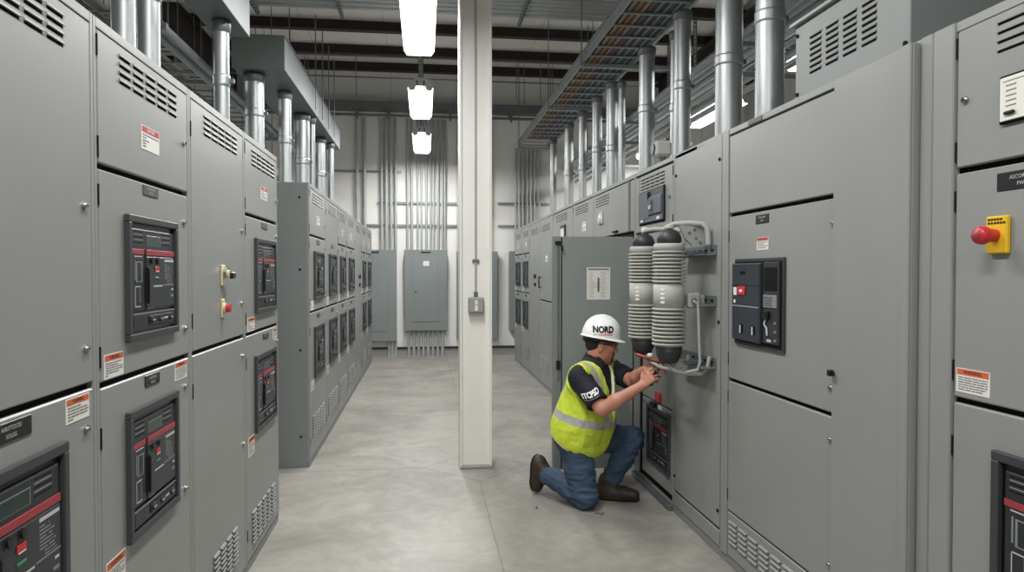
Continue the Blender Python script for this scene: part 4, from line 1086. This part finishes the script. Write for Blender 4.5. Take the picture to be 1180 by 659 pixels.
bodyF = Field((.68, 4.0, -.01), (1.62, 5.0, 1.30), .0055)
# head
bodyF.ell(hp_(-.012, 0, .03), (.098, .077, .105), HB, .01)
bodyF.ell(hp_(.03, 0, -.045), (.065, .062, .080), HB, .03)
bodyF.ell(hp_(.064, 0, -.10), (.030, .032, .026), HB, .025)
bodyF.ell(hp_(.01, 0, -.075), (.065, .062, .05), HB, .03)
bodyF.cap(hp_(.088, 0, .005), hp_(.113, 0, -.036), .010, .0135, .014)
for q in (-1, 1):
    bodyF.ell(hp_(.104, q*.013, -.04), (.011, .009, .008), HB, .006)
    bodyF.ell(hp_(.078, q*.032, .022), (.016, .026, .011), HB, .012)
    bodyF.ell(hp_(.062, q*.045, -.025), (.025, .02, .02), HB, .02)
    bodyF.ell(hp_(.088, q*.032, .002), (.016, .017, .010), HB, .008, sub=True)
    bodyF.ell(hp_(-.012, q*.079, -.018), (.021, .009, .034), HB, .006)
    bodyF.ell(hp_(-.008, q*.089, -.014), (.010, .006, .018), HB, .004, sub=True)
bodyF.ell(hp_(.092, 0, -.062), (.012, .024, .007), HB, .006)
bodyF.ell(hp_(.089, 0, -.077), (.012, .021, .008), HB, .006)
# neck, trunk, arms, legs
bodyF.cap(hp_(-.02, 0, -.06), NECK, .064, .068, .025)
bodyF.ell(PEL, (.165, .14, .12), BT, .03); bodyF.ell(PEL + UPT*.17, (.17, .145, .16), BT, .05); bodyF.ell(CHEST, (.175, .125, .16), BT, .05)
bodyF.cap(SH_R, SH_L, .06, .06, .05)
for a, b, c in ((SH_R, EL_R, WR_R), (SH_L, EL_L, WR_L)):
    bodyF.cap(a, b, .055, .045, .03); bodyF.cap(b, b + (c-b)*.35, .044, .045, .02); bodyF.cap(b + (c-b)*.35, c, .045, .029, .02)
for a, b, c in ((HIP_R, KN_R, AN_R), (HIP_L, KN_L, AN_L)):
    bodyF.cap(a, b, .08, .055, .03); bodyF.cap(b, c, .052, .04, .02)
def hand(F, W, d, n, left, curls, thumb_c=.5, sc=1.0):
    d = nrm(d); n = np.array(n, float); n = nrm(n - d*n.dot(d)); s = np.cross(d, n) if not left else np.cross(n, d)
    # s points to the thumb side
    for i, off in enumerate((.030, .010, -.010, -.028)):
        F.cap(W + s*off*.55, W + d*.088*sc + s*off*1.05 - d*(.004*abs(i-1)), .0145*sc, .0125*sc, .010)
    F.cap(W + n*.008, W + d*.06 + n*.010, .020, .018, .012)
    for i, (off, L_) in enumerate(((.032, (.043, .027, .022)), (.0105, (.047, .031, .023)), (-.0115, (.043, .029, .022)), (-.031, (.034, .022, .019)))):
        p = W + d*(.088 - .004*abs(i-1))*sc + s*off*1.05; a = 0
        for j in range(3):
            a += curls[i][j]; dr = d*cos(a) + n*sin(a) + s*off*(1.2 if j == 0 else .2)
            q = p + nrm(dr)*L_[j]*sc; F.cap(p, q, (.0098, .0088, .0080)[j]*sc, (.0088, .0080, .0070)[j]*sc, .003); p = q
    p = W + d*.022 + s*.024 + n*.006
    for L_, (kd, ks, kn), r in (((.045), (.65, .75, .25), .0135), (.034, (.8, .25 - .3*thumb_c, .4 + .4*thumb_c), .0112), (.028, (.75, -.2 - .3*thumb_c, .4 + .5*thumb_c), .0095)):
        q = p + nrm(d*kd + s*ks + n*kn)*L_; F.cap(p, q, r, r*.9, .005); p = q
    return W + d*.095 + n*.03
gripR = hand(bodyF, WR_R, (.60, -.30, .74), (.62, .72, -.25), False, ((.55, .8, .6), (.75, .9, .6), (.9, 1.0, .6), (1.0, 1.0, .6)), .6)
gripL = hand(bodyF, WR_L, (.35, -.85, .30), (.75, .25, -.5), True, ((.4, .7, .5), (.6, .8, .6), (.8, .9, .6), (.9, .9, .6)), .5)
me = bodyF.mesh('person', 'skin', 1)
person = put('person', me, label='kneeling man in white hard hat and lime vest working under the insulators', cat='person')
def child(name, me, label=None): return put(name, me, person, label=label)

# hair, beard, eyes, mouth
F = Field(HD-.17, HD+.17, .004)
F.ell(hp_(-.022, 0, .025), (.091, .079, .103), HB, 0); F.ell(hp_(-.06, 0, -.02), (.038, .060, .045), HB, .02)
X, Y, Z = F.grid()
la = (X-HD[0])*HF[0] + (Y-HD[1])*HF[1] + (Z-HD[2])*HF[2]; lc = (X-HD[0])*HU[0] + (Y-HD[1])*HU[1] + (Z-HD[2])*HU[2]
F.f = np.maximum(F.f, (la + .018 - np.clip(lc-.012, 0, .06)*1.2)).astype(np.float32)
child('hair', F.mesh('hair', 'hair', 1))
F = Field(HD-.17, HD+.17, .004)
F.ell(hp_(.066, 0, -.104), (.032, .030, .024), HB, .0); F.ell(hp_(.086, 0, -.088), (.014, .024, .008), HB, .008)
for q in (-1, 1): F.cap(hp_(.098, q*.004, -.053), hp_(.09, q*.028, -.062), .0055, .006, .004); F.cap(hp_(.09, q*.028, -.062), hp_(.076, q*.031, -.098), .006, .009, .004)
child('beard', F.mesh('beard', 'beard', 1))
m = MB().lathe([(0, -.006), (.012, -.003), (.014, 0), (.012, .003), (0, .006)], 'lip', tuple(hp_(.094, 0, -.070)), 14, tuple(HF)); m.build('lips', person)
for q in (-1, 1):
    m = MB(); c = hp_(.076, q*.032, .002); P_ = [(.012*sin(pi*i/8), -.012*cos(pi*i/8)) for i in range(9)]
    m.lathe(P_, 'eye', tuple(c), 14, tuple(HF)); m.lathe([(.0055, 0), (.004, .0012), (0, .0016)], 'pupil', tuple(c + HF*.0112), 12, tuple(HF)); m.build('eye', person)
    # eyebrow
    MB().tube([tuple(hp_(.093, q*.016, .021)), tuple(hp_(.093, q*.034, .026)), tuple(hp_(.084, q*.05, .021))], [.003, .004, .002], 'hair', 6).build('eyebrow', person)
# safety glasses
m = MB()
for q in (-1, 1):
    m.tube([tuple(hp_(.112, q*.012, .014)), tuple(hp_(.107, q*.045, .015)), tuple(hp_(.092, q*.066, .012)), tuple(hp_(.04, q*.079, .008)), tuple(hp_(-.03, q*.084, .004))], .0032, 'glassframe', 6)
m.tube([tuple(hp_(.112, -.012, .014)), tuple(hp_(.114, 0, .012)), tuple(hp_(.112, .012, .014))], .003, 'glassframe', 6)
gl = m.build('safety_glasses', person)
for q in (-1, 1):
    g = []
    for i in range(7):
        f_ = i/6; b_ = q*(.010 + .058*f_); a_ = .113 - .022*f_**2
        g += [tuple(hp_(a_, b_, .014)), tuple(hp_(a_-.001, b_, -.004)), tuple(hp_(a_-.005, b_, -.018 + .006*f_))]
    MB().add(g, [(i*3+j, i*3+j+1, i*3+j+4, i*3+j+3) for i in range(6) for j in (0, 1)], 'safety_glass', True).build('lens', gl)

# hard hat
HC = hp_(-.008, 0, .048)
hb = MB(); n1, n2 = 48, 16; V = []; Fq = []
prof = [(1.00, 0), (1.005, .012)] + [(cos(a), .015 + .128*sin(a)) for a in [i*pi/2/n2 for i in range(n2)]]
for r, z in prof:
    for i in range(n1):
        t_ = 2*pi*i/n1; V.append(tuple(HC + HF*(.133*r*cos(t_)) + HR_*(.110*r*sin(t_)) + HU*z))
V.append(tuple(HC + HU*.143)); k0 = len(prof)
Fq = [(a*n1+i, a*n1+(i+1) % n1, (a+1)*n1+(i+1) % n1, (a+1)*n1+i) for a in range(k0-1) for i in range(n1)] + [((k0-1)*n1+i, (k0-1)*n1+(i+1) % n1, k0*n1) for i in range(n1)]
Fq = [f[::-1] for f in Fq]
hb.add(V, Fq, 'hat', True)
# brim all round, longer at the front
V = []
for lev in range(4):
    for i in range(n1):
        t_ = 2*pi*i/n1; ex = (.012 + .036*max(0, cos(t_))**2)*(0, 1, 1, 0)[lev]; dz = (0.004, -.006 - .008*max(0, cos(t_)), -.010 - .008*max(0, cos(t_)), -.006)[lev]
        V.append(tuple(HC + HF*((.131+ex)*cos(t_)) + HR_*((.108+ex*.8)*sin(t_)) + HU*dz))
Fq = [(a*n1+i, a*n1+(i+1) % n1, ((a+1) % 4)*n1+(i+1) % n1, ((a+1) % 4)*n1+i) for a in range(4) for i in range(n1)]
hb.add(V, [f[::-1] for f in Fq], 'hat', True)
# ridge over the crown
hb.tube([tuple(HC + HF*(.128*cos(a)) + HU*(.016 + .129*sin(a))) for a in [radians(25 + i*10) for i in range(14)]], .007, 'hat', 8)
hat = hb.build('hard_hat', person)
m = MB()
ring = [tuple(HC + HF*(.112*cos(a)) + HR_*(.098*sin(a)) + HU*(-.018)) for a in [2*pi*i/36 for i in range(37)]]
m.tube(ring, .011, 'black', 6, False); m.tube([tuple(HC - HF*.105 + HR_*q + HU*(-.034)) for q in (-.03, 0, .03)], .016, 'black', 8); m.build('headband', hat)

def bvh_of(o):
    me = o.data; return BVHTree.FromPolygons([v.co[:] for v in me.vertices], [tuple(p.vertices) for p in me.polygons])
def wrap_geo(mb, V2, Fs, bvh, c, ux, uz, m, off=.002, sub=1):
    """drape flat outlines on a surface: cast along the plane's inward normal"""
    c = Vector(c); ux = Vector(ux).normalized(); uz = Vector(uz).normalized(); nn = uz.cross(ux).normalized()  # inward
    V = []
    for x, z in V2:
        p = c + ux*x + uz*z; h = bvh.ray_cast(p - nn*.3, nn)
        q = h[0] if h[0] is not None else p
        V.append(tuple(q - nn*off))
    mb.add(V, Fs, m)
def sub_tris(V, Fs, maxl):
    V = list(V); out = []; st = []
    for f in Fs:
        for i in range(1, len(f)-1): st.append((f[0], f[i], f[i+1]))
    mid = {}
    while st:
        a, b, c = st.pop(); E = [(a, b), (b, c), (c, a)]
        L_ = [((V[i][0]-V[j][0])**2 + (V[i][1]-V[j][1])**2)**.5 for i, j in E]; k = L_.index(max(L_))
        if L_[k] <= maxl: out.append((a, b, c)); continue
        i, j = E[k]; o = (a, b, c)[(k+2) % 3]; key = (min(i, j), max(i, j))
        if key not in mid: V.append(((V[i][0]+V[j][0])/2, (V[i][1]+V[j][1])/2)); mid[key] = len(V)-1
        q = mid[key]; st += [(i, q, o), (q, j, o)]
    return V, out
hbv = bvh_of(hat)
uxh = Vector((cos(ha)*1.0, -sin(ha), -.03)); uzh = Vector((0, -.12, 1))
m = MB(); V2, Fs = text_geo('NORD', .046, .06)
w_ = max(p[0] for p in V2) - min(p[0] for p in V2); V2 = [(p[0]*.140/w_, p[1]*1.2) for p in V2]
V2, Fs = sub_tris(V2, Fs, .008)
wrap_geo(m, V2, Fs, hbv, HC - np.array([.008, 0, 0]) + HU*.052 + HR_*.11, uxh, uzh, 'text_black', .0015)
for i in range(3): wrap_geo(m, *sub_tris([(-.060+i*.009, -.0035), (-.054+i*.009, -.0035), (-.054+i*.009, .0035), (-.060+i*.009, .0035)], [(0, 1, 2, 3)], .01), hbv, HC - np.array([.008, 0, 0]) + HU*.021 + HR_*.11, uxh, uzh, 'grey_print', .0015)
for i in range(9): wrap_geo(m, *sub_tris([(-.028+i*.0105, -.005), (-.0205+i*.0105, -.005), (-.0205+i*.0105, .006), (-.028+i*.0105, .006)], [(0, 1, 2, 3)], .01), hbv, HC - np.array([.008, 0, 0]) + HU*.021 + HR_*.11, uxh, uzh, 'text_red', .0015)
m.build('lettering', hat)

# shirt
def torso(F, e, k=.06):
    F.ell(PEL + UPT*.02, (.195+e, .176+e, .13+e), BT, .0); F.ell(PEL + UPT*.19 + FT2*.012, (.195+e, .178+e, .19+e), BT, k); F.ell(CHEST - UPT*.01, (.188+e, .142+e, .165+e), BT, k)
    F.cap(SH_R, SH_L, .066+e, .066+e, k)
SL_R = SH_R + (EL_R - SH_R)*.80; SL_L = SH_L + (EL_L - SH_L)*.78
S_ = Field((.72, 4.2, .26), (1.5, 5.0, 1.06), .006)
torso(S_, .004)
S_.cap(SH_R, SL_R, .070, .074, .03); S_.cap(SH_L, SL_L, .070, .070, .03)
S_.cap(NECK + np.array([0, 0, -.03]), NECK + np.array([.004, 0, .035]), .082, .078, .02)
for a, b in ((SH_R, EL_R), (SH_L, EL_L)):                 # flat sleeve ends
    u = nrm(b-a); q = a + (b-a)*.82
    X, Y, Z = S_.grid(); dist = np.sqrt((X-q[0])**2 + (Y-q[1])**2 + (Z-q[2])**2)
    pl = (X-q[0])*u[0] + (Y-q[1])*u[1] + (Z-q[2])*u[2]
    S_.f = np.where(dist < .13, np.maximum(S_.f, pl), S_.f).astype(np.float32)
S_.f = np.maximum(S_.f, .362 - S_.grid()[2] + 0*S_.f).astype(np.float32)
shirt_f = S_.f.copy()
S_.cap(NECK + np.array([.02, -.008, .10]), NECK + np.array([0.004, 0, .03]), .074, .068, .004, sub=True)
S_.cap(NECK + FT2*.09 + UPT*.05, NECK + FT2*.10 - UPT*.03, .03, .012, .004, sub=True)
sm = S_.mesh('shirt', 'shirt', 1)
wrinkle(sm, .004, 13, (1, 1, .6)); shirt = child('shirt', sm, 'short-sleeved dark navy shirt with white sleeve lettering')
# collar
m = MB(); V = []; nC = 28
for lev, (rr, dz) in enumerate(((.083, .005), (.080, .05), (.094, .030), (.100, -.002))):
    for i in range(nC):
        a = radians(35) + (2*pi - radians(70))*i/(nC-1)
        V.append(tuple(NECK + FT*(rr*cos(a)*1.0) + RT*(rr*sin(a)) + np.array([0, 0, dz - .022*max(0, cos(a))])))
m.add(V, [(l*nC+i, l*nC+i+1, (l+1)*nC+i+1, (l+1)*nC+i) for l in range(3) for i in range(nC-1)], 'shirt', True); m.build('collar', shirt)
sbv = bvh_of(shirt)
m = MB(); V2, Fs = text_geo('ITCPSD', .036, .04); w_ = max(p[0] for p in V2) - min(p[0] for p in V2)
V2 = [(p[0]*.112/w_, p[1]*1.12) for p in V2]; V2, Fs = sub_tris(V2, Fs, .01)
sc_ = SH_R + (EL_R-SH_R)*.34 + np.array([.006, 0, -.005])
ux = Vector((.86, -.12, .46)); uz = Vector((-.46, -.1, .86))
wrap_geo(m, V2, Fs, sbv, sc_, ux, uz, 'text_white', .003)
wrap_geo(m, *sub_tris([(-.055, -.0245), (.05, -.0245), (.05, -.0215), (-.055, -.0215)], [(0, 1, 2, 3)], .01), sbv, sc_, ux, uz, 'grey_print', .003)
m.build('lettering', shirt)

# vest: a shell round the shirt, cut for arms, neck and hem
Vf = Field((.72, 4.2, .26), (1.5, 5.0, 1.06), .006); torso(Vf, .022)
Vf.ell(PEL + UPT*.10, (.215, .195, .16), BT, .05)
Vf.f = np.maximum(Vf.f, -(shirt_f - .002)).astype(np.float32)
X, Y, Z = Vf.grid()
def proj_(a, c): return (X-c[0])*a[0] + (Y-c[1])*a[1] + (Z-c[2])*a[2]
tl = proj_(RT, PEL); tf = proj_(FT2, PEL); tu = proj_(BT[2], PEL)
Vf.f = np.maximum(Vf.f, (-.028 - tu) - .36*tf)                       # hem
for a, b, r in ((SH_R, EL_R, .090), (SH_L, EL_L, .090)):
    u = nrm(b-a); out = nrm((SH_R-SH_L) if a is SH_R else (SH_L-SH_R))
    Vf.cap(a + out*.055 - u*.02, a + out*.055 + u*.16, r, r*.95, .0, sub=True)
Vf.cap(NECK + np.array([.0, 0, .10]), NECK + np.array([0, 0, -.03]), .10, .092, .0, sub=True)
opening = np.maximum(np.abs(tl) - np.clip((tu-.21)*.21, .003, .2), -tf)
Vf.f = np.maximum(Vf.f, -opening).astype(np.float32)
vm = Vf.mesh('vest', 'skin', 1); wrinkle(vm, .0055, 9, (1, 1, .8)); wrinkle(vm, .002, 26, (1, 1, .8))
at = vm.attributes.new('tcoord', 'FLOAT_VECTOR', 'POINT')
co = np.empty(len(vm.vertices)*3); vm.vertices.foreach_get('co', co); co = co.reshape(-1, 3) - PEL
at.data.foreach_set('vector', np.stack([co @ RT, co @ FT2, co @ BT[2]], 1).astype(np.float32).ravel())
def vest_mat():
    m = mat('vest', '#c6e01e', .6); nt = m.node_tree; N = nt.nodes; L = nt.links; b = N['Principled BSDF']
    A = N.new('ShaderNodeAttribute'); A.attribute_name = 'tcoord'; sp = N.new('ShaderNodeSeparateXYZ'); L.new(A.outputs['Vector'], sp.inputs['Vector'])
    def M(op, a, bb=None):
        n = N.new('ShaderNodeMath'); n.operation = op
        for i, v in enumerate((a, bb)):
            if v is None: continue
            if isinstance(v, (int, float)): n.inputs[i].default_value = v
            else: L.new(v, n.inputs[i])
        return n.outputs[0]
    lx = M('ABSOLUTE', sp.outputs['X']); z = sp.outputs['Z']
    band = M('LESS_THAN', M('ABSOLUTE', M('SUBTRACT', z, .175)), .027)
    edge = M('ADD', .075, M('MULTIPLY', M('SUBTRACT', z, .21), .19))
    vb_ = M('MULTIPLY', M('LESS_THAN', M('ABSOLUTE', M('SUBTRACT', lx, edge)), .024), M('GREATER_THAN', z, .18))
    s = M('MINIMUM', M('ADD', band, vb_), 1.0)
    hem = M('LESS_THAN', M('ADD', M('ADD', z, M('MULTIPLY', sp.outputs['Y'], .36)), .028), .010)
    opn = M('MULTIPLY', M('MULTIPLY', M('LESS_THAN', M('SUBTRACT', lx, M('MULTIPLY', M('SUBTRACT', z, .21), .21)), .009), M('GREATER_THAN', sp.outputs['Y'], .03)), M('GREATER_THAN', z, .0))
    pip = M('MINIMUM', M('ADD', hem, opn), 1.0)
    mx = N.new('ShaderNodeMixRGB'); mx.inputs['Color1'].default_value = lin('#c9dc3e'); mx.inputs['Color2'].default_value = lin('#a9aaa6')
    L.new(s, mx.inputs['Fac']); mp_ = N.new('ShaderNodeMixRGB'); mp_.inputs['Color2'].default_value = lin('#dfe4bd'); L.new(pip, mp_.inputs['Fac']); L.new(mx.outputs['Color'], mp_.inputs['Color1']); L.new(mp_.outputs['Color'], b.inputs['Base Color'])
    tc = N.new('ShaderNodeTexCoord'); nz = N.new('ShaderNodeTexNoise'); nz.inputs['Scale'].default_value = 35; L.new(tc.outputs['Object'], nz.inputs['Vector'])
    bp = N.new('ShaderNodeBump'); bp.inputs['Strength'].default_value = .25; bp.inputs['Distance'].default_value = .01; L.new(nz.outputs['Fac'], bp.inputs['Height']); L.new(bp.outputs['Normal'], b.inputs['Normal'])
    return m
MAT['vest'] = vest_mat(); add('lime', '#aebf33', .6, bump=.2, bscale=40); add('piping', '#dfe6c0', .6)
vm.materials.clear(); vm.materials.append(MAT['vest'])
vest = child('safety_vest', vm, 'lime yellow safety vest with silver reflective bands')
vbv = bvh_of(vest)
def patch(name, c, ux, uz, w, h, m_, off, parent, n=8):
    V2 = [(-w/2 + w*i/n, -h/2 + h*j/n) for j in range(n+1) for i in range(n+1)]
    Fs = [(j*(n+1)+i, j*(n+1)+i+1, (j+1)*(n+1)+i+1, (j+1)*(n+1)+i) for j in range(n) for i in range(n)]
    mb = MB(); wrap_geo(mb, V2, Fs, vbv, c, ux, uz, m_, off); o = mb.build(name, parent); o.data.polygons.foreach_set('use_smooth', [True]*len(o.data.polygons)); return o
dirp = nrm(FT*.55 + RT*.83); uxp = nrm(np.cross(np.array([0, 0, 1.0]), dirp))
pk = patch('pocket', PEL + UPT*.06 + dirp*.15 + uxp*.05, uxp, BT[2], .125, .105, 'lime', .006, vest)
patch('pocket_flap', PEL + UPT*.105 + dirp*.15 + uxp*.05, uxp, BT[2], .135, .035, 'lime', .011, pk)

# jeans
J = Field((.72, 4.3, -.01), (1.62, 5.0, .62), .006)
J.ell(PEL + np.array([0, 0, .0]), (.178, .155, .125), BT, 0)
for a, b, c, ka in ((HIP_R, KN_R, AN_R, .075), (HIP_L, KN_L, AN_L, .075)):
    J.cap(a, a+(b-a)*.5, .102, .095, .05); J.cap(a+(b-a)*.5, b, .095, ka, .03); J.cap(b, b+(c-b)*.45, ka, .078, .03); J.cap(b+(c-b)*.45, b+(c-b)*.93, .074, .060, .02)
J.f = np.maximum(J.f, .004 - J.grid()[2] + 0*J.f).astype(np.float32)
jm = J.mesh('jeans', 'denim', 1)
def near(v):
    p = np.array(v[:]); return 1.0 + 1.6*max(0, 1 - min(np.linalg.norm(p-KN_R), np.linalg.norm(p-KN_L), np.linalg.norm(p-AN_R)*1.2, np.linalg.norm(p-AN_L)*1.2)/.18)
wrinkle(jm, .007, 12, (.8, .8, 1.7), near)
for v in jm.vertices: v.co.z = max(v.co.z, .003)
child('jeans', jm, 'blue denim jeans')
# boots
def boot(heel, ball, toe, ank, down, label):
    heel, ball, toe, ank, down = (np.array(q, float) for q in (heel, ball, toe, ank, down))
    lo = np.minimum.reduce([heel, ball, toe, ank])-.12; hi = np.maximum.reduce([heel, ball, toe, ank])+.12
    F = Field(lo, hi, .005); u = nrm(toe-heel)
    F.cap(heel, heel + (ball-heel)*.6, .044, .046, 0); F.cap(heel + (ball-heel)*.6, ball, .047, .050, .03); F.cap(ball, toe, .050, .042, .02)
    F.cap(heel + (ball-heel)*.18, ank, .050, .058, .04)
    pl = lambda f_: (f_.grid()[0]-heel[0])*down[0] + (f_.grid()[1]-heel[1])*down[1] + (f_.grid()[2]-heel[2])*down[2]
    S2 = Field(lo, hi, .005); S2.f = (F.f - .006).astype(np.float32)
    p = pl(F); S2.f = np.maximum(S2.f, np.maximum(p - .045, .022 - p)).astype(np.float32)
    F.f = np.maximum(F.f, p - .028).astype(np.float32)
    bm_ = F.mesh('boot', 'boot', 1); wrinkle(bm_, .0015, 30)
    b = child('boot', bm_, label)
    put('sole', S2.mesh('sole', 'sole', 1), b)
    return b
dn = nrm((0, 0, -1.0))
boot((1.215, 4.705, .045), (1.36, 4.64, .045), (1.425, 4.612, .042), (1.262, 4.692, .13), dn, 'brown leather boot flat on the floor')
dv = nrm(np.array([-.70, .62, .10]))
boot((.805, 4.842, .235), (.795, 4.858, .09), (.792, 4.862, .052), (.842, 4.81, .165), dv, 'brown leather boot with its toe on the floor')

# tool in the hands
tp = (gripR + gripL)/2
t = thing('pliers', 'black-handled pliers gripped in the kneeling man\'s hands', 'tool', tuple(gripR))
dirt = nrm(np.array([.03, -.02, .105]))
for q in (-1, 1):
    o_ = nrm(np.cross(dirt, FT))*.010*q
    MB().tube([tuple(o_*2.0 - dirt*.07), tuple(o_*1.6 - dirt*.02), tuple(o_*.8 + dirt*.04)], [.008, .009, .006], 'black', 8).build('handle', t)
    MB().tube([tuple(o_*.8 + dirt*.035), tuple(o_*.9 + dirt*.06), tuple(o_*.3 + dirt*.095)], [.007, .009, .004], 'steel', 8).build('jaw', t)
MB().cyl(tuple(dirt*.045 - FT*.01), tuple(dirt*.045 + FT*.01), .009, 'steel', n=12).build('pivot', t)
# debris on the floor
t = MB().tube([(-.03, .0, .004), (-.015, .008, .004), (0, 0, .005), (.012, -.012, .004), (.03, .002, .004)], .004, 'galv_dull', 6).tube([(.0, 0, .004), (.005, -.02, .004), (.012, -.03, .004)], .004, 'galv_dull', 6)
t.build('wire_clip', loc=(1.13, 4.40, .001), label='tiny bent wire clip lying on the floor before the kneeling man', cat='wire')
MB().cyl((0, 0, 0), (0, 0, .006), .009, 'rod', n=6).cyl((0, 0, .006), (.0, 0, .016), .004, 'rod', n=8).build('screw', loc=(.74, 4.55, 0), label='tiny dark screw on the floor left of the kneeling man', cat='screw')
# ------------------------------------------------------------------ checks on labels (prints only)
_seen = {}
for o in bpy.data.objects:
    if o.parent is None and o.type in ('MESH', 'EMPTY') and o.get('kind') != 'structure':
        l = o.get('label')
        if not l or not (4 <= len(l.split()) <= 16): print('LABEL?', o.name, l)
        if not o.get('category'): print('CAT?', o.name)
        if l in _seen: print('DUP', l)
        _seen[l] = 1
print('objects', len(bpy.data.objects))
